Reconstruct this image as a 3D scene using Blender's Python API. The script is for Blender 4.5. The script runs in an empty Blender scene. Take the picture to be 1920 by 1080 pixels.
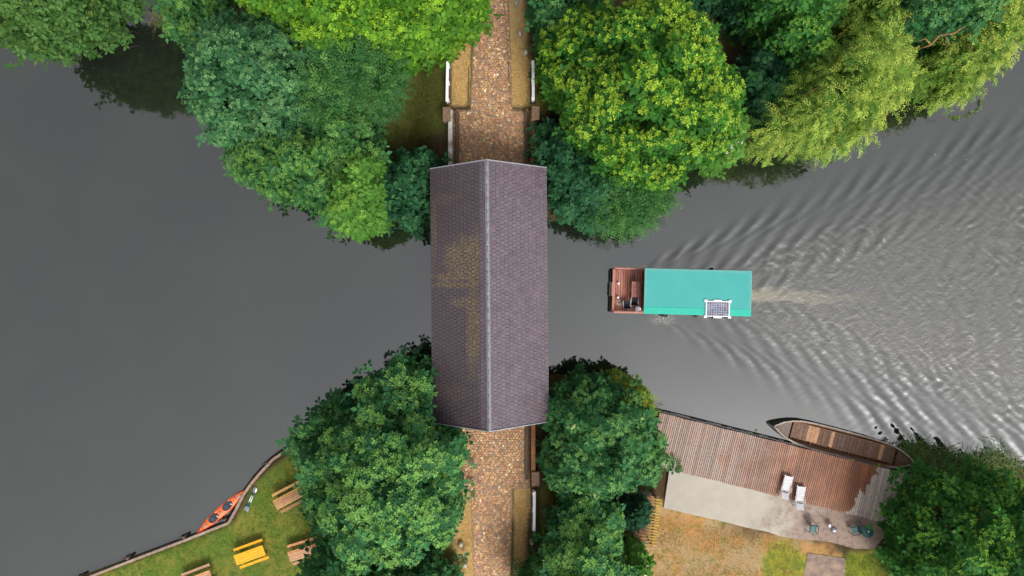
import bpy, bmesh, math, random
import numpy as np
from mathutils import Vector, Matrix

# ------------------------------------------------------------------ camera, sky, sun, exposure
SC = bpy.context.scene
COL = SC.collection
H, F = 50.0, 1280.0            # camera height over the water (m), focal length (px of a 1920 wide frame)
cam = bpy.data.objects.new('camera', bpy.data.cameras.new('camera'))
COL.objects.link(cam)
cam.location = (0, 0, H)
cam.rotation_euler = (0, 0, 0)
cam.data.sensor_width = 36.0
cam.data.lens = 24.0
cam.data.clip_end = 3000
SC.camera = cam

SUN_EL, SUN_AZ = math.radians(50), math.radians(-62)   # azimuth measured from +x towards +y
sun_dir = Vector((math.cos(SUN_EL)*math.cos(SUN_AZ), math.cos(SUN_EL)*math.sin(SUN_AZ), math.sin(SUN_EL)))
world = bpy.data.worlds.new('World')
SC.world = world
world.use_nodes = True
nt = world.node_tree
for n in list(nt.nodes): nt.nodes.remove(n)
sky = nt.nodes.new('ShaderNodeTexSky'); sky.sky_type = 'NISHITA'; sky.sun_disc = False
sky.sun_elevation = SUN_EL
sky.sun_rotation = math.atan2(sun_dir.x, sun_dir.y)
sky.air_density = 1.0; sky.dust_density = 5.0; sky.ozone_density = 1.0
hs = nt.nodes.new('ShaderNodeHueSaturation'); hs.inputs['Saturation'].default_value = 0.16
bg = nt.nodes.new('ShaderNodeBackground'); bg.inputs['Strength'].default_value = 0.15
wo = nt.nodes.new('ShaderNodeOutputWorld')
nt.links.new(sky.outputs[0], hs.inputs['Color']); nt.links.new(hs.outputs[0], bg.inputs[0]); nt.links.new(bg.outputs[0], wo.inputs[0])
sl = bpy.data.lights.new('sun', 'SUN'); sl.energy = 1.5; sl.angle = math.radians(20); sl.color = (1, 0.95, 0.87)
so = bpy.data.objects.new('sun', sl); COL.objects.link(so)
so.rotation_euler = sun_dir.to_track_quat('Z', 'Y').to_euler()
SC.view_settings.view_transform = 'Standard'
SC.view_settings.look = 'None'
SC.view_settings.gamma = 1.0
SC.view_settings.exposure = 0.68
SC.render.engine = 'CYCLES'
SC.cycles.max_bounces = 6
SC.cycles.use_denoising = True

rng = np.random.default_rng(7)
random.seed(7)
rad = math.radians

# ------------------------------------------------------------------ helpers
def W(px, py, z=0.0):
    """place seen at a pixel of the photograph, at height z"""
    return Vector(((px-960)*(H-z)/F, (540-py)*(H-z)/F, z))

def tag(o, label=None, cat=None, group=None, kind=None):
    if label: o['label'] = label
    if cat: o['category'] = cat
    if group: o['group'] = group
    if kind: o['kind'] = kind
    return o

def empty(name, loc=(0, 0, 0), rz=0.0, label=None, cat=None, group=None):
    o = bpy.data.objects.new(name, None)
    COL.objects.link(o)
    o.location = loc; o.rotation_euler = (0, 0, rz); o.empty_display_size = 0.2
    return tag(o, label, cat, group)

def link(name, mesh, parent=None, loc=(0, 0, 0), rot=(0, 0, 0)):
    o = bpy.data.objects.new(name, mesh)
    COL.objects.link(o)
    o.parent = parent; o.location = loc; o.rotation_euler = rot
    return o

def copy_tree(o, parent=None):
    c = o.copy(); COL.objects.link(c); c.parent = parent
    for ch in list(o.children): copy_tree(ch, c)
    return c

class MB:
    """collects boxes, tubes, lofts; build() links them as one mesh"""
    def __init__(s): s.v = []; s.f = []; s.sm = []
    def add(s, vs, fs, smooth=False):
        b = len(s.v); s.v += [tuple(p) for p in vs]; s.f += [tuple(b+i for i in f) for f in fs]; s.sm += [smooth]*len(fs); return s
    def box(s, c, d, rz=0.0, bev=0.0, tilt=None):
        x, y, z = d[0]/2, d[1]/2, d[2]/2
        m = Matrix.Rotation(rz, 3, 'Z')
        if tilt is not None: m = m @ tilt
        c = Vector(c)
        if bev <= 0:
            vs = [(-x,-y,-z),(x,-y,-z),(x,y,-z),(-x,y,-z),(-x,-y,z),(x,-y,z),(x,y,z),(-x,y,z)]
            fs = [(0,3,2,1),(4,5,6,7),(0,1,5,4),(1,2,6,5),(2,3,7,6),(3,0,4,7)]
        else:
            b = min(bev, x*.45, y*.45, z*.9)
            vs = [(-x,-y,-z),(x,-y,-z),(x,y,-z),(-x,y,-z),(-x,-y,z-b),(x,-y,z-b),(x,y,z-b),(-x,y,z-b),(-x+b,-y+b,z),(x-b,-y+b,z),(x-b,y-b,z),(-x+b,y-b,z)]
            fs = [(0,3,2,1),(8,9,10,11),(0,1,5,4),(1,2,6,5),(2,3,7,6),(3,0,4,7),(4,5,9,8),(5,6,10,9),(6,7,11,10),(7,4,8,11)]
        return s.add([c + m @ Vector(p) for p in vs], fs)
    def tube(s, pts, r, n=8, caps=True):
        pts = [Vector(p) for p in pts]
        rs = r if isinstance(r, (list, tuple)) else [r]*len(pts)
        rings = []
        for i, p in enumerate(pts):
            t = (pts[min(i+1, len(pts)-1)] - pts[max(i-1, 0)])
            if t.length < 1e-9: t = Vector((0, 0, 1))
            t.normalize()
            a = Vector((0, 0, 1)) if abs(t.z) < .9 else Vector((1, 0, 0))
            u = t.cross(a).normalized(); w = t.cross(u).normalized()
            rings.append([p + rs[i]*(math.cos(2*math.pi*k/n)*u + math.sin(2*math.pi*k/n)*w) for k in range(n)])
        vs = [q for R in rings for q in R]
        fs = [(i*n+k, (i+1)*n+k, (i+1)*n+(k+1) % n, i*n+(k+1) % n) for i in range(len(pts)-1) for k in range(n)]
        if caps: fs += [tuple(range(n)), tuple((len(pts)-1)*n+k for k in reversed(range(n)))]
        return s.add(vs, fs, True)
    def lathe(s, c, prof, n=20):
        c = Vector(c)
        vs = [c + Vector((r*math.cos(2*math.pi*k/n), r*math.sin(2*math.pi*k/n), z)) for r, z in prof for k in range(n)]
        m = len(prof)
        fs = [(i*n+k, i*n+(k+1) % n, (i+1)*n+(k+1) % n, (i+1)*n+k) for i in range(m-1) for k in range(n)]
        fs += [tuple(reversed(range(n))), tuple((m-1)*n+k for k in range(n))]
        return s.add(vs, fs, True)
    def loft(s, rings, closed=False, caps=True, smooth=True):
        n = len(rings[0]); vs = [q for R in rings for q in R]; e = n if closed else n-1
        fs = [(i*n+k, (i+1)*n+k, (i+1)*n+(k+1) % n, i*n+(k+1) % n) for i in range(len(rings)-1) for k in range(e)]
        if caps: fs += [tuple(range(n)), tuple((len(rings)-1)*n+k for k in reversed(range(n)))]
        return s.add(vs, fs, smooth)
    def prism(s, poly, z0, z1):
        n = len(poly)
        vs = [(p[0], p[1], z0) for p in poly] + [(p[0], p[1], z1) for p in poly]
        a = sum(poly[i][0]*poly[(i+1) % n][1]-poly[(i+1) % n][0]*poly[i][1] for i in range(n))
        top = tuple(range(n, 2*n)); fs = [top if a > 0 else tuple(reversed(top))]
        fs += [(i, (i+1) % n, n+(i+1) % n, n+i) if a > 0 else ((i+1) % n, i, n+i, n+(i+1) % n) for i in range(n)]
        return s.add(vs, fs)
    def mesh(s, name, m):
        me = bpy.data.meshes.new(name); me.from_pydata(s.v, [], s.f)
        me.polygons.foreach_set('use_smooth', s.sm)
        if m: me.materials.append(m)
        me.update(); return me
    def build(s, name, m, parent=None, loc=(0, 0, 0), rot=(0, 0, 0)):
        return link(name, s.mesh(name, m), parent, loc, rot)

def np_mesh(name, V, Q, m, col=None, attrs=None, smooth=False):
    """V (n,3), Q (m,4) quads"""
    me = bpy.data.meshes.new(name)
    me.vertices.add(len(V)); me.vertices.foreach_set('co', np.ascontiguousarray(V, dtype=np.float32).ravel())
    me.loops.add(Q.size); me.loops.foreach_set('vertex_index', np.ascontiguousarray(Q, dtype=np.int32).ravel())
    k = Q.shape[1]
    me.polygons.add(len(Q)); me.polygons.foreach_set('loop_start', np.arange(0, Q.size, k, dtype=np.int32))
    me.polygons.foreach_set('use_smooth', np.full(len(Q), smooth))
    if col is not None:
        a = me.attributes.new('tint', 'FLOAT_COLOR', 'POINT')
        c4 = np.ones((len(V), 4), np.float32); c4[:, :3] = col; a.data.foreach_set('color', c4.ravel())
    for k2, arr in (attrs or {}).items():
        a = me.attributes.new(k2, 'FLOAT', 'POINT'); a.data.foreach_set('value', np.ascontiguousarray(arr, dtype=np.float32))
    me.materials.append(m); me.update(); me.validate()
    return me

# ------------------------------------------------------------------ materials
def new_mat(name):
    m = bpy.data.materials.new(name); m.use_nodes = True
    t = m.node_tree; p = t.nodes['Principled BSDF']
    return m, t, p
def nd(t, kind, **kw):
    n = t.nodes.new('ShaderNode'+kind)
    for k, v in kw.items():
        if k in n.inputs: n.inputs[k].default_value = v
        else: setattr(n, k, v)
    return n
def rgb(c): return (c[0], c[1], c[2], 1.0)
def pos(t): return nd(t, 'NewGeometry').outputs['Position']
def noise(t, vec, scale, detail=4, rough=.6, w=None):
    n = nd(t, 'TexNoise', Scale=scale, Detail=detail, Roughness=rough)
    t.links.new(vec, n.inputs['Vector']); return n.outputs['Fac']
def ramp(t, fac, a, b, lo=0.0, hi=1.0):
    r = nd(t, 'MapRange'); r.interpolation_type = 'SMOOTHSTEP'
    t.links.new(fac, r.inputs['Value']); r.inputs['From Min'].default_value = a; r.inputs['From Max'].default_value = b
    r.inputs['To Min'].default_value = lo; r.inputs['To Max'].default_value = hi
    return r.outputs[0]
def mix(t, fac, a, b, mode='MIX'):
    n = nd(t, 'Mix', data_type='RGBA', blend_type=mode)
    for s_, v in ((0, fac), (6, a), (7, b)):
        if hasattr(v, 'is_output'): t.links.new(v, n.inputs[s_])
        else: n.inputs[s_].default_value = v if s_ == 0 else rgb(v)
    return n.outputs[2]
def math_(t, op, a, b=0.0):
    n = nd(t, 'Math', operation=op)
    for i, v in enumerate((a, b)):
        if hasattr(v, 'is_output'): t.links.new(v, n.inputs[i])
        else: n.inputs[i].default_value = v
    return n.outputs[0]
def bump(t, p, hgt, strength=.4, dist=.02):
    b = nd(t, 'Bump', Strength=strength, Distance=dist); t.links.new(hgt, b.inputs['Height']); t.links.new(b.outputs[0], p.inputs['Normal'])
def attr(t, name, out='Color'):
    n = nd(t, 'Attribute', attribute_name=name); return n.outputs[out]
MATS = {}
def M(name, c1, c2=None, scale=6.0, rough=.6, metal=0.0, bmp=.25, rnd=.0, spec=.4, stretch=None, tint=False):
    """noise-mottled surface; rnd = brightness spread between separate objects"""
    if name in MATS: return MATS[name]
    m, t, p = new_mat(name)
    c2 = c2 or tuple(x*.7 for x in c1)
    v = pos(t)
    if stretch:
        tc = nd(t, 'TexCoord').outputs['Object']
        mp = nd(t, 'Mapping'); mp.inputs['Scale'].default_value = stretch; t.links.new(tc, mp.inputs[0])
        oi = nd(t, 'ObjectInfo'); ad = nd(t, 'VectorMath', operation='ADD'); t.links.new(mp.outputs[0], ad.inputs[0])
        sc_ = nd(t, 'VectorMath', operation='SCALE'); sc_.inputs['Scale'].default_value = .37; t.links.new(oi.outputs['Location'], sc_.inputs[0]); t.links.new(sc_.outputs[0], ad.inputs[1]); v = ad.outputs[0]
    f = ramp(t, noise(t, v, scale), .3, .7)
    c = mix(t, f, c1, c2)
    fine = noise(t, v, scale*7, 3)
    c = mix(t, ramp(t, fine, .35, .75, 0, .35), c, tuple(x*.45 for x in c2))
    if rnd:
        r = nd(t, 'ObjectInfo').outputs['Random']
        hv = nd(t, 'HueSaturation'); t.links.new(c, hv.inputs['Color']); t.links.new(ramp(t, r, 0, 1, 1-rnd, 1+rnd), hv.inputs['Value'])
        r2 = math_(t, 'FRACT', math_(t, 'MULTIPLY', r, 17.3)); t.links.new(ramp(t, r2, 0, 1, 1-rnd*.7, 1+rnd*.7), hv.inputs['Saturation']); c = hv.outputs[0]
    if tint: c = mix(t, 1.0, c, attr(t, 'tint'), 'MULTIPLY')
    t.links.new(c, p.inputs['Base Color'])
    p.inputs['Roughness'].default_value = rough; p.inputs['Metallic'].default_value = metal; p.inputs['Specular IOR Level'].default_value = spec
    if bmp: bump(t, p, fine, bmp, .015)
    MATS[name] = m; return m

def leaf_mat():
    m, t, p = new_mat('leaf')
    c = attr(t, 'tint'); t.links.new(c, p.inputs['Base Color'])
    p.inputs['Roughness'].default_value = .6; p.inputs['Specular IOR Level'].default_value = .1
    tr = nd(t, 'BsdfTranslucent'); t.links.new(mix(t, 1.0, c, (1.25, 1.2, .6), 'MULTIPLY'), tr.inputs['Color'])
    ms = nd(t, 'MixShader', Fac=.3); t.links.new(p.outputs[0], ms.inputs[1]); t.links.new(tr.outputs[0], ms.inputs[2])
    t.links.new(ms.outputs[0], t.nodes['Material Output'].inputs[0]); return m
LEAF = leaf_mat()
BARK = M('bark', (.09, .065, .045), (.05, .04, .03), 5, .9, bmp=.6)
BARK_ORANGE = M('bark_orange', (.30, .165, .055), (.18, .10, .04), 5, .8)

# ------------------------------------------------------------------ polygons and noise in numpy
def pip(P, poly):
    x, y = P[:, 0], P[:, 1]; inside = np.zeros(len(P), bool); n = len(poly)
    for i in range(n):
        (x1, y1), (x2, y2) = poly[i], poly[(i+1) % n]
        if y1 == y2: continue
        inside ^= ((y1 > y) != (y2 > y)) & (x < (x2-x1)*(y-y1)/(y2-y1)+x1)
    return inside
def edge_dist(P, poly, closed=True):
    d = np.full(len(P), 1e9); n = len(poly)
    for i in range(n if closed else n-1):
        a = np.array(poly[i]); b = np.array(poly[(i+1) % n]); e = b-a; L = max((e**2).sum(), 1e-9)
        t = np.clip(((P-a)@e)/L, 0, 1); d = np.minimum(d, np.hypot(*(P-a-t[:, None]*e).T))
    return d
def sdf(P, poly):
    d = edge_dist(P, poly); return np.where(pip(P, poly), d, -d)
def sst(a, b, x):
    t = np.clip((x-a)/(b-a), 0, 1); return t*t*(3-2*t)
_nw = [(rng.normal(size=2)*2**o, rng.uniform(0, 6.28), .6**o) for o in range(4) for _ in range(5)]
def vnoise(P, s):
    """smooth noise about -1..1"""
    v = np.zeros(len(P))
    for k, ph, a in _nw: v += a*np.sin(P@k/s+ph)
    return v/3.0

# ------------------------------------------------------------------ land, river bed and road profile
def wpoly(L, z=0.0): return [tuple(W(x, y, z)[:2]) for x, y in L]
NORTH_WEST = wpoly([(362,-100),(366,60),(392,150),(440,240),(520,330),(640,385),(740,405),(1030,405),(1130,400),(1210,375),(1270,305),(1380,275),(1480,282),(1560,270),(1640,225),(1700,165),(1790,160),(1850,115),(1910,60),(2050,-60),(2900,-700),(2900,-4000),(362,-4000)])
NORTH_CORNER = wpoly([(-3000,-4000),(228,-4000),(226,-100),(215,20),(170,55),(90,62),(0,55),(-200,60),(-3000,200)])
SOUTH = wpoly([(-3000,2200),(-400,1290),(-60,1172),(150,1091),(345,1019),(432,985),(456,935),(484,897),(512,866),(563,829),(620,790),(690,735),(760,705),(1040,712),(1100,716),(1160,732),(1222,772),(1236,800),(1250,836),(1450,880),(1690,900),(1760,882),(1850,878),(1960,890),(2300,930),(4000,1200),(4000,5000),(-3000,5000)])
ROAD_X = -1.42
def road_z(y):
    up = 3.0 - 2.0*sst(10.5, 25, np.abs(y)-.0)
    return up
def land_height(P):
    d = np.maximum(np.maximum(sdf(P, NORTH_WEST), sdf(P, NORTH_CORNER)), sdf(P, SOUTH))
    base = -1.4 + (1.4+.42)*sst(-1.6, .12, d) + .18*sst(.2, 6, d)
    base += .05*vnoise(P, 2.2)*sst(.5, 2, d)
    y = P[:, 1]; dx = np.abs(P[:, 0]-ROAD_X)
    rz = road_z(y)
    inb = sst(5.0, 7.2, y) + sst(6.2, 8.4, -y)
    w = (1-sst(3.3, 6.2, dx))*np.clip(inb, 0, 1)
    return np.where(d > -2, base*(1-w)+np.maximum(rz-.06, base)*w, base)
def zat(x, y): return float(land_height(np.array([[x, y]]))[0])
def on_land(px, py, dz=0.0):
    z = .8
    for _ in range(4):
        p = W(px, py, z); z = zat(p.x, p.y)
    p = W(px, py, z+dz); return Vector((p.x, p.y, z))

def tensor_grid(xs, ys):
    X, Y = np.meshgrid(xs, ys); n, m = len(xs), len(ys)
    i = (np.arange(m-1)[:, None]*n+np.arange(n-1)[None, :]).ravel()
    return np.stack([X.ravel(), Y.ravel()], 1), np.stack([i, i+1, i+n+1, i+n], 1)
far = np.array([45, 55, 70, 95, 140, 220, 400.])
gx = np.concatenate([-far[::-1], np.arange(-42, 42.01, .3), far]); gy = np.concatenate([-far[::-1], np.arange(-26, 26.01, .3), far])
GP, GQ = tensor_grid(gx, gy)
GZ = land_height(GP)

# ground cover masks: lawn, straw, yellow-green, litter
def soft(poly, w=.5, z=.9, nz=.5):
    q = wpoly(poly, z); return sst(-w, w, sdf(GP, q)+nz*vnoise(GP, .9))
lawn = soft([(60,1110),(345,1015),(440,978),(480,905),(570,830),(650,800),(650,1150),(0,1150)], .25, .6, .05)
lawn = np.maximum(lawn, .55*soft([(735,130),(840,120),(838,260),(720,260)], .6))
lawn = np.maximum(lawn, .6*soft([(1003,20),(1030,20),(1030,240),(1003,240)], .4))
lawn = np.maximum(lawn, .6*soft([(1006,880),(1045,880),(1040,1100),(1006,1100)], .4))
lawn = np.maximum(lawn, .45*soft([(830,980),(868,980),(880,1100),(830,1100)], .4))
lawn = np.maximum(lawn, .55*soft([(1290,15),(1400,15),(1400,90),(1300,60)], .6))
lawn = np.maximum(lawn, .9*soft([(1590,1040),(1700,1040),(1700,1120),(1560,1120)], .5))
yellow = soft([(1440,1005),(1500,1015),(1512,1050),(1500,1110),(1425,1110),(1430,1040)], .5)
yellow = np.maximum(yellow, .8*soft([(1585,1040),(1640,1040),(1650,1100),(1590,1100)], .4))
straw = np.zeros(len(GP))
for q in ([(846,75),(884,60),(880,206),(850,206)], [(946,0),(980,-20),(992,100),(1000,206),(956,206),(950,80)], [(858,905),(891,905),(900,1100),(850,1100)], [(962,905),(1000,905),(985,1000),(990,1100),(965,1100)]):
    straw = np.maximum(straw, soft(q, .25, 1.8, .12))
dry = soft([(1228,940),(1300,955),(1450,990),(1530,1005),(1580,1040),(1600,1120),(1190,1120),(1190,1005)], .5)
ME_GROUND = None
def ground_mat():
    m, t, p = new_mat('ground_cover'); v = pos(t)
    n1 = noise(t, v, .55, 6, .65); n2 = noise(t, v, 2.3, 5, .65); n3 = noise(t, v, 14, 4, .7); n4 = noise(t, v, 45, 2, .7)
    litter = mix(t, ramp(t, n2, .35, .65), (.075, .042, .022), (.04, .03, .016))
    grass = mix(t, ramp(t, n1, .35, .62), (.10, .18, .022), (.24, .22, .04))
    grass = mix(t, ramp(t, n2, .42, .68), grass, (.06, .13, .016))
    grass = mix(t, ramp(t, n3, .5, .75, 0, .6), grass, (.19, .19, .05))
    st = mix(t, ramp(t, n2, .35, .68), (.60, .41, .17), (.46, .29, .11)); st = mix(t, ramp(t, n3, .45, .7, 0, .7), st, (.64, .48, .24))
    dr = mix(t, ramp(t, n1, .38, .6), (.52, .27, .10), (.44, .32, .18)); dr = mix(t, ramp(t, n2, .5, .68), dr, (.22, .22, .05)); dr = mix(t, ramp(t, n3, .5, .72, 0, .65), dr, (.33, .15, .06))
    yl = mix(t, ramp(t, n2, .4, .62), (.33, .34, .03), (.12, .19, .02)); yl = mix(t, ramp(t, n3, .45, .65, 0, .7), yl, (.20, .26, .03))
    c = mix(t, attr(t, 'dry', 'Fac'), litter, dr)
    c = mix(t, attr(t, 'lawn', 'Fac'), c, grass); c = mix(t, attr(t, 'yellow', 'Fac'), c, yl); c = mix(t, attr(t, 'straw', 'Fac'), c, st)
    c = mix(t, ramp(t, n4, .3, .7, .0, .45), c, (.07, .055, .02))
    t.links.new(c, p.inputs['Base Color']); p.inputs['Roughness'].default_value = .95; p.inputs['Specular IOR Level'].default_value = .15
    bump(t, p, n4, .8, .06); return m
GM = ground_mat()
ground = link('ground', np_mesh('ground', np.column_stack([GP, GZ]), GQ, GM, attrs=dict(lawn=lawn, yellow=yellow, straw=straw, dry=dry), smooth=True))
tag(ground, kind='structure')

# ------------------------------------------------------------------ river with the houseboat's wake
BOAT = Vector((11.93, -0.27, 0)); BOAT_RZ = -0.025
fx = np.concatenate([-far[::-1], np.arange(-42, 5, 1.0), np.arange(5, 42, .1), np.array([42.5, 45, 55, 70, 95, 140, 220, 400])])
fy = np.concatenate([-far[::-1], np.arange(-26, -15, .8), np.arange(-15, 17, .1), np.arange(17, 26.1, .8), far])
WP, WQ = tensor_grid(fx, fy)
c_, s_ = math.cos(BOAT_RZ), math.sin(BOAT_RZ)
rel = WP - np.array([BOAT.x, BOAT.y])
lx = rel[:, 0]*c_ + rel[:, 1]*s_; ly = -rel[:, 0]*s_ + rel[:, 1]*c_
sel = (lx > -6) & (WP[:, 0] < 42.1) & (WP[:, 0] > 5) & (np.abs(WP[:, 1]) < 17)
sx, sy = lx[sel], ly[sel]*.84; wv_ = np.column_stack([sx, sy]); sx0, sy0 = sx, sy; sx = sx+.09*vnoise(wv_, 1.6); sy = sy+.08*vnoise(wv_+31, 1.3)
def kelvin(x, y, k0, tmax, p, nth):
    out = np.zeros(len(x)); th = np.linspace(-tmax, tmax, nth); dt = th[1]-th[0]
    for a in th:
        k = k0/math.cos(a)**2
        amp = (1/math.cos(a))**p*math.exp(-.005*k*k)*math.cos(.5*math.pi*a/tmax)**.5 if abs(a) < tmax else 0
        out += amp*dt*np.cos(k*(x*math.cos(a)+y*math.sin(a)))
    return out*(x > 0)*sst(0, 2.0, x)
k0 = 9.81/1.62**2
eta = kelvin(sx+4.9, sy-.9, k0, rad(66), 2.1, 200)+kelvin(sx+4.9, sy+.9, k0, rad(66), 2.1, 200)
eta += .7*kelvin(sx-4.7, sy, k0*1.05, rad(64), 1.8, 160)
ang = np.abs(sy)/np.maximum(sx+5.5, .1)
eta *= (1-sst(.36, .52, ang))*sst(-.4, .02, .6+np.abs(sy)-1.2+np.maximum(sx-4, 0)*9)
eta *= .0105*(1+.4*np.clip(sx+4, 0, 30)**.5)
inner = (1-sst(.12, .34, ang))*sst(2, 9, sx)
chop = np.zeros(len(sx)); wx = sx+.25*np.sin(sy*1.7+1)+.2*np.sin(sx*1.1+sy*2.3); wy = sy+.25*np.sin(sx*1.3)+.2*np.sin(sy*2.1-sx*.7)
for i in range(44):
    a = rng.uniform(0, 6.28); lam = rng.uniform(.30, .85); k = 6.283/lam
    chop += lam*.0075*np.cos(k*(wx*math.cos(a)+wy*math.sin(a))+rng.uniform(0, 6.28))
patch = .55+.45*vnoise(np.column_stack([sx, sy]), 2.5)
sx, sy = sx0, sy0; eta *= 1.9*(.85+.4*vnoise(wv_*np.array([1, 1.6])+9, 1.3)); eta += 4.5*eta**2; WZ = np.zeros(len(WP)); WZ[sel] = eta + chop*np.clip(inner, 0, 1)*np.clip(patch, .2, 1.3)*.8
rough = np.zeros(len(WP)); rough[sel] = np.clip(inner, 0, 1)
silt = np.zeros(len(WP))
sn = vnoise(np.column_stack([sx*.6, sy*2]), .6)
silt[sel] = (1-sst(.02, .42, np.abs(ly[sel]+.12-.1*np.sin(sx))+.42*sn))*sst(4.2, 5, sx)*(1-sst(9, 16, sx))
foam = np.zeros(len(WP)); foam[sel] = (1-sst(.2, .75, np.hypot((sx+.7)*.7, (ly[sel]+2.0)*1.4)+.35*sn))*.9
foam[sel] = np.maximum(foam[sel], .6*(1-sst(.1, .3, np.abs(ly[sel]+.45)+.35*sn))*sst(4.5, 5, sx)*(1-sst(5, 9, sx)))
def water_mat():
    m, t, p = new_mat('river_water'); v = pos(t)
    body = mix(t, ramp(t, noise(t, v, .12, 3), .35, .7), (.008, .0105, .008), (.012, .015, .011))
    body = mix(t, math_(t, 'MULTIPLY', attr(t, 'silt', 'Fac'), .8), body, (.20, .17, .10))
    fm = math_(t, 'MULTIPLY', attr(t, 'foam', 'Fac'), ramp(t, noise(t, v, 16, 4, .8), .5, .64))
    body = mix(t, fm, body, (.6, .58, .5))
    body = mix(t, math_(t, 'MULTIPLY', attr(t, 'churn', 'Fac'), .55), body, (.06, .056, .045))
    t.links.new(body, p.inputs['Base Color']); p.inputs['Roughness'].default_value = .045; p.inputs['IOR'].default_value = 2.25
    nz = noise(t, v, 4.0, 4, .6); nz2 = noise(t, v, 1.1, 2, .5)
    hgt = math_(t, 'ADD', math_(t, 'MULTIPLY', nz, math_(t, 'ADD', math_(t, 'MULTIPLY', attr(t, 'churn', 'Fac'), 3.2), .12)), math_(t, 'MULTIPLY', nz2, .25))
    bump(t, p, hgt, .35, .025); return m
river = link('river', np_mesh('river', np.column_stack([WP, WZ]), WQ, water_mat(), attrs=dict(silt=silt, foam=foam, churn=rough), smooth=True))
tag(river, kind='structure')

# ------------------------------------------------------------------ cobbled road
def cobble_mat(): return M('cobble_stone', (.95, .82, .68), (.66, .56, .46), 9, .75, bmp=.4, tint=True)
CB = cobble_mat()
bed = M('road_bed', (.31, .195, .10), (.19, .125, .07), 7, .95, bmp=.6)
def road_halfwidth(y):
    yy = abs(y); lim = 12.25 if y > 0 else 13.9
    return 2.62 if yy < lim else (1.42 - .03*(yy-lim) if y > 0 else 1.42-.02*(yy-lim))
def road_strip(y0, y1, hw, name):
    ys = np.linspace(y0, y1, 160); xs = np.linspace(-hw, hw, 8)+ROAD_X
    P, Q = tensor_grid(xs, ys); P[:, 0] = ROAD_X+(P[:, 0]-ROAD_X)/hw*np.array([road_halfwidth(v)+.04 for v in P[:, 1]]); z = road_z(P[:, 1])-.02
    return link(name, np_mesh(name, np.column_stack([P, z]), Q, bed, smooth=True))
def stone_mesh(seed, tone):
    r = random.Random(seed); n = 7; mb = MB()
    rad0 = [r.uniform(.085, .112) for _ in range(n)]; el = r.uniform(.85, 1.2)
    ring = lambda k, z: [(k*rad0[i]*math.cos(2*math.pi*i/n)*el, k*rad0[i]*math.sin(2*math.pi*i/n)/el, z) for i in range(n)]
    mb.loft([ring(1.0, -.05), ring(1.0, .012), ring(.72, .04)], closed=True, caps=False, smooth=True)
    mb.add(ring(.72, .04), [tuple(range(n))], True)
    me = mb.mesh('cobble', CB)
    a = me.attributes.new('tint', 'FLOAT_COLOR', 'POINT'); a.data.foreach_set('color', list(tone+(1,))*len(me.vertices)); return me
TONES = [(.50,.33,.24),(.42,.26,.19),(.34,.25,.22),(.55,.42,.32),(.30,.27,.27),(.45,.34,.22),(.62,.50,.38),(.40,.24,.15),(.26,.21,.20),(.52,.38,.22),(.82,.72,.58),(.36,.30,.26)]
TONES = [tuple(min(c*k_, .8) for c, k_ in zip(t, (1.22, 1.17, 1.1))) for t in TONES]
TONE_P = [5,6,4,3,3,4,2,4,3,4,.7,3]
stones = [stone_mesh(i, TONES[i]) for i in range(len(TONES))]
n_single = 0
for name, y0, y1 in (('road_north', 7.6, 24.0), ('road_south', -8.6, -25.0)):
    rd = tag(road_strip(min(y0, y1), max(y0, y1), 2.75, name), kind='structure')
    spots = []; y = y0; row = 0; sgn = 1 if y1 > y0 else -1
    while abs(y) < 23.5:
        hw = road_halfwidth(y); x = -hw+(.1 if row % 2 else 0)
        while x < hw:
            jx, jy = random.uniform(-.035, .035), random.uniform(-.035, .035)
            if abs(x) < road_halfwidth(y+jy) - random.uniform(0, .12): spots.append((x+ROAD_X+jx, y+jy))
            x += .198
        y += .172*sgn; row += 1
    allv, allf, cols = [], [], []; off = 0
    for i, (x, y) in enumerate(spots):
        k = random.choices(range(len(TONES)), TONE_P)[0]
        z = float(road_z(np.array([y]))[0])-.022+random.uniform(-.012, .008); a = random.uniform(0, 6.28); s = random.uniform(.88, 1.1)
        if i < 150+14 and i >= 14 and n_single < 300:
            o = link('cobble', stones[k], rd, (x, y, z), (random.uniform(-.1, .1), random.uniform(-.1, .1), a)); o.scale = (s, s, 1); n_single += 1
        else:
            me = stones[k]; nv = len(me.vertices); co = np.empty(nv*3); me.vertices.foreach_get('co', co); co = co.reshape(-1, 3)
            ca, sa = math.cos(a)*s, math.sin(a)*s
            allv.append(np.column_stack([co[:, 0]*ca-co[:, 1]*sa+x, co[:, 0]*sa+co[:, 1]*ca+y, co[:, 2]+z+co[:, 0]*random.uniform(-.12, .12)]))
            allf += [tuple(off+j for j in p.vertices) for p in me.polygons]; off += nv
            b = random.uniform(.8, 1.2); cols += [(TONES[k][0]*b, TONES[k][1]*b, TONES[k][2]*b, 1)]*nv
    me = bpy.data.meshes.new('cobbles'); me.from_pydata(np.concatenate(allv).tolist(), [], allf); me.materials.append(CB)
    a = me.attributes.new('tint', 'FLOAT_COLOR', 'POINT'); a.data.foreach_set('color', np.array(cols, np.float32).ravel()); me.polygons.foreach_set('use_smooth', [True]*len(allf))
    tag(link('cobbles', me, rd), kind='stuff')

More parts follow.
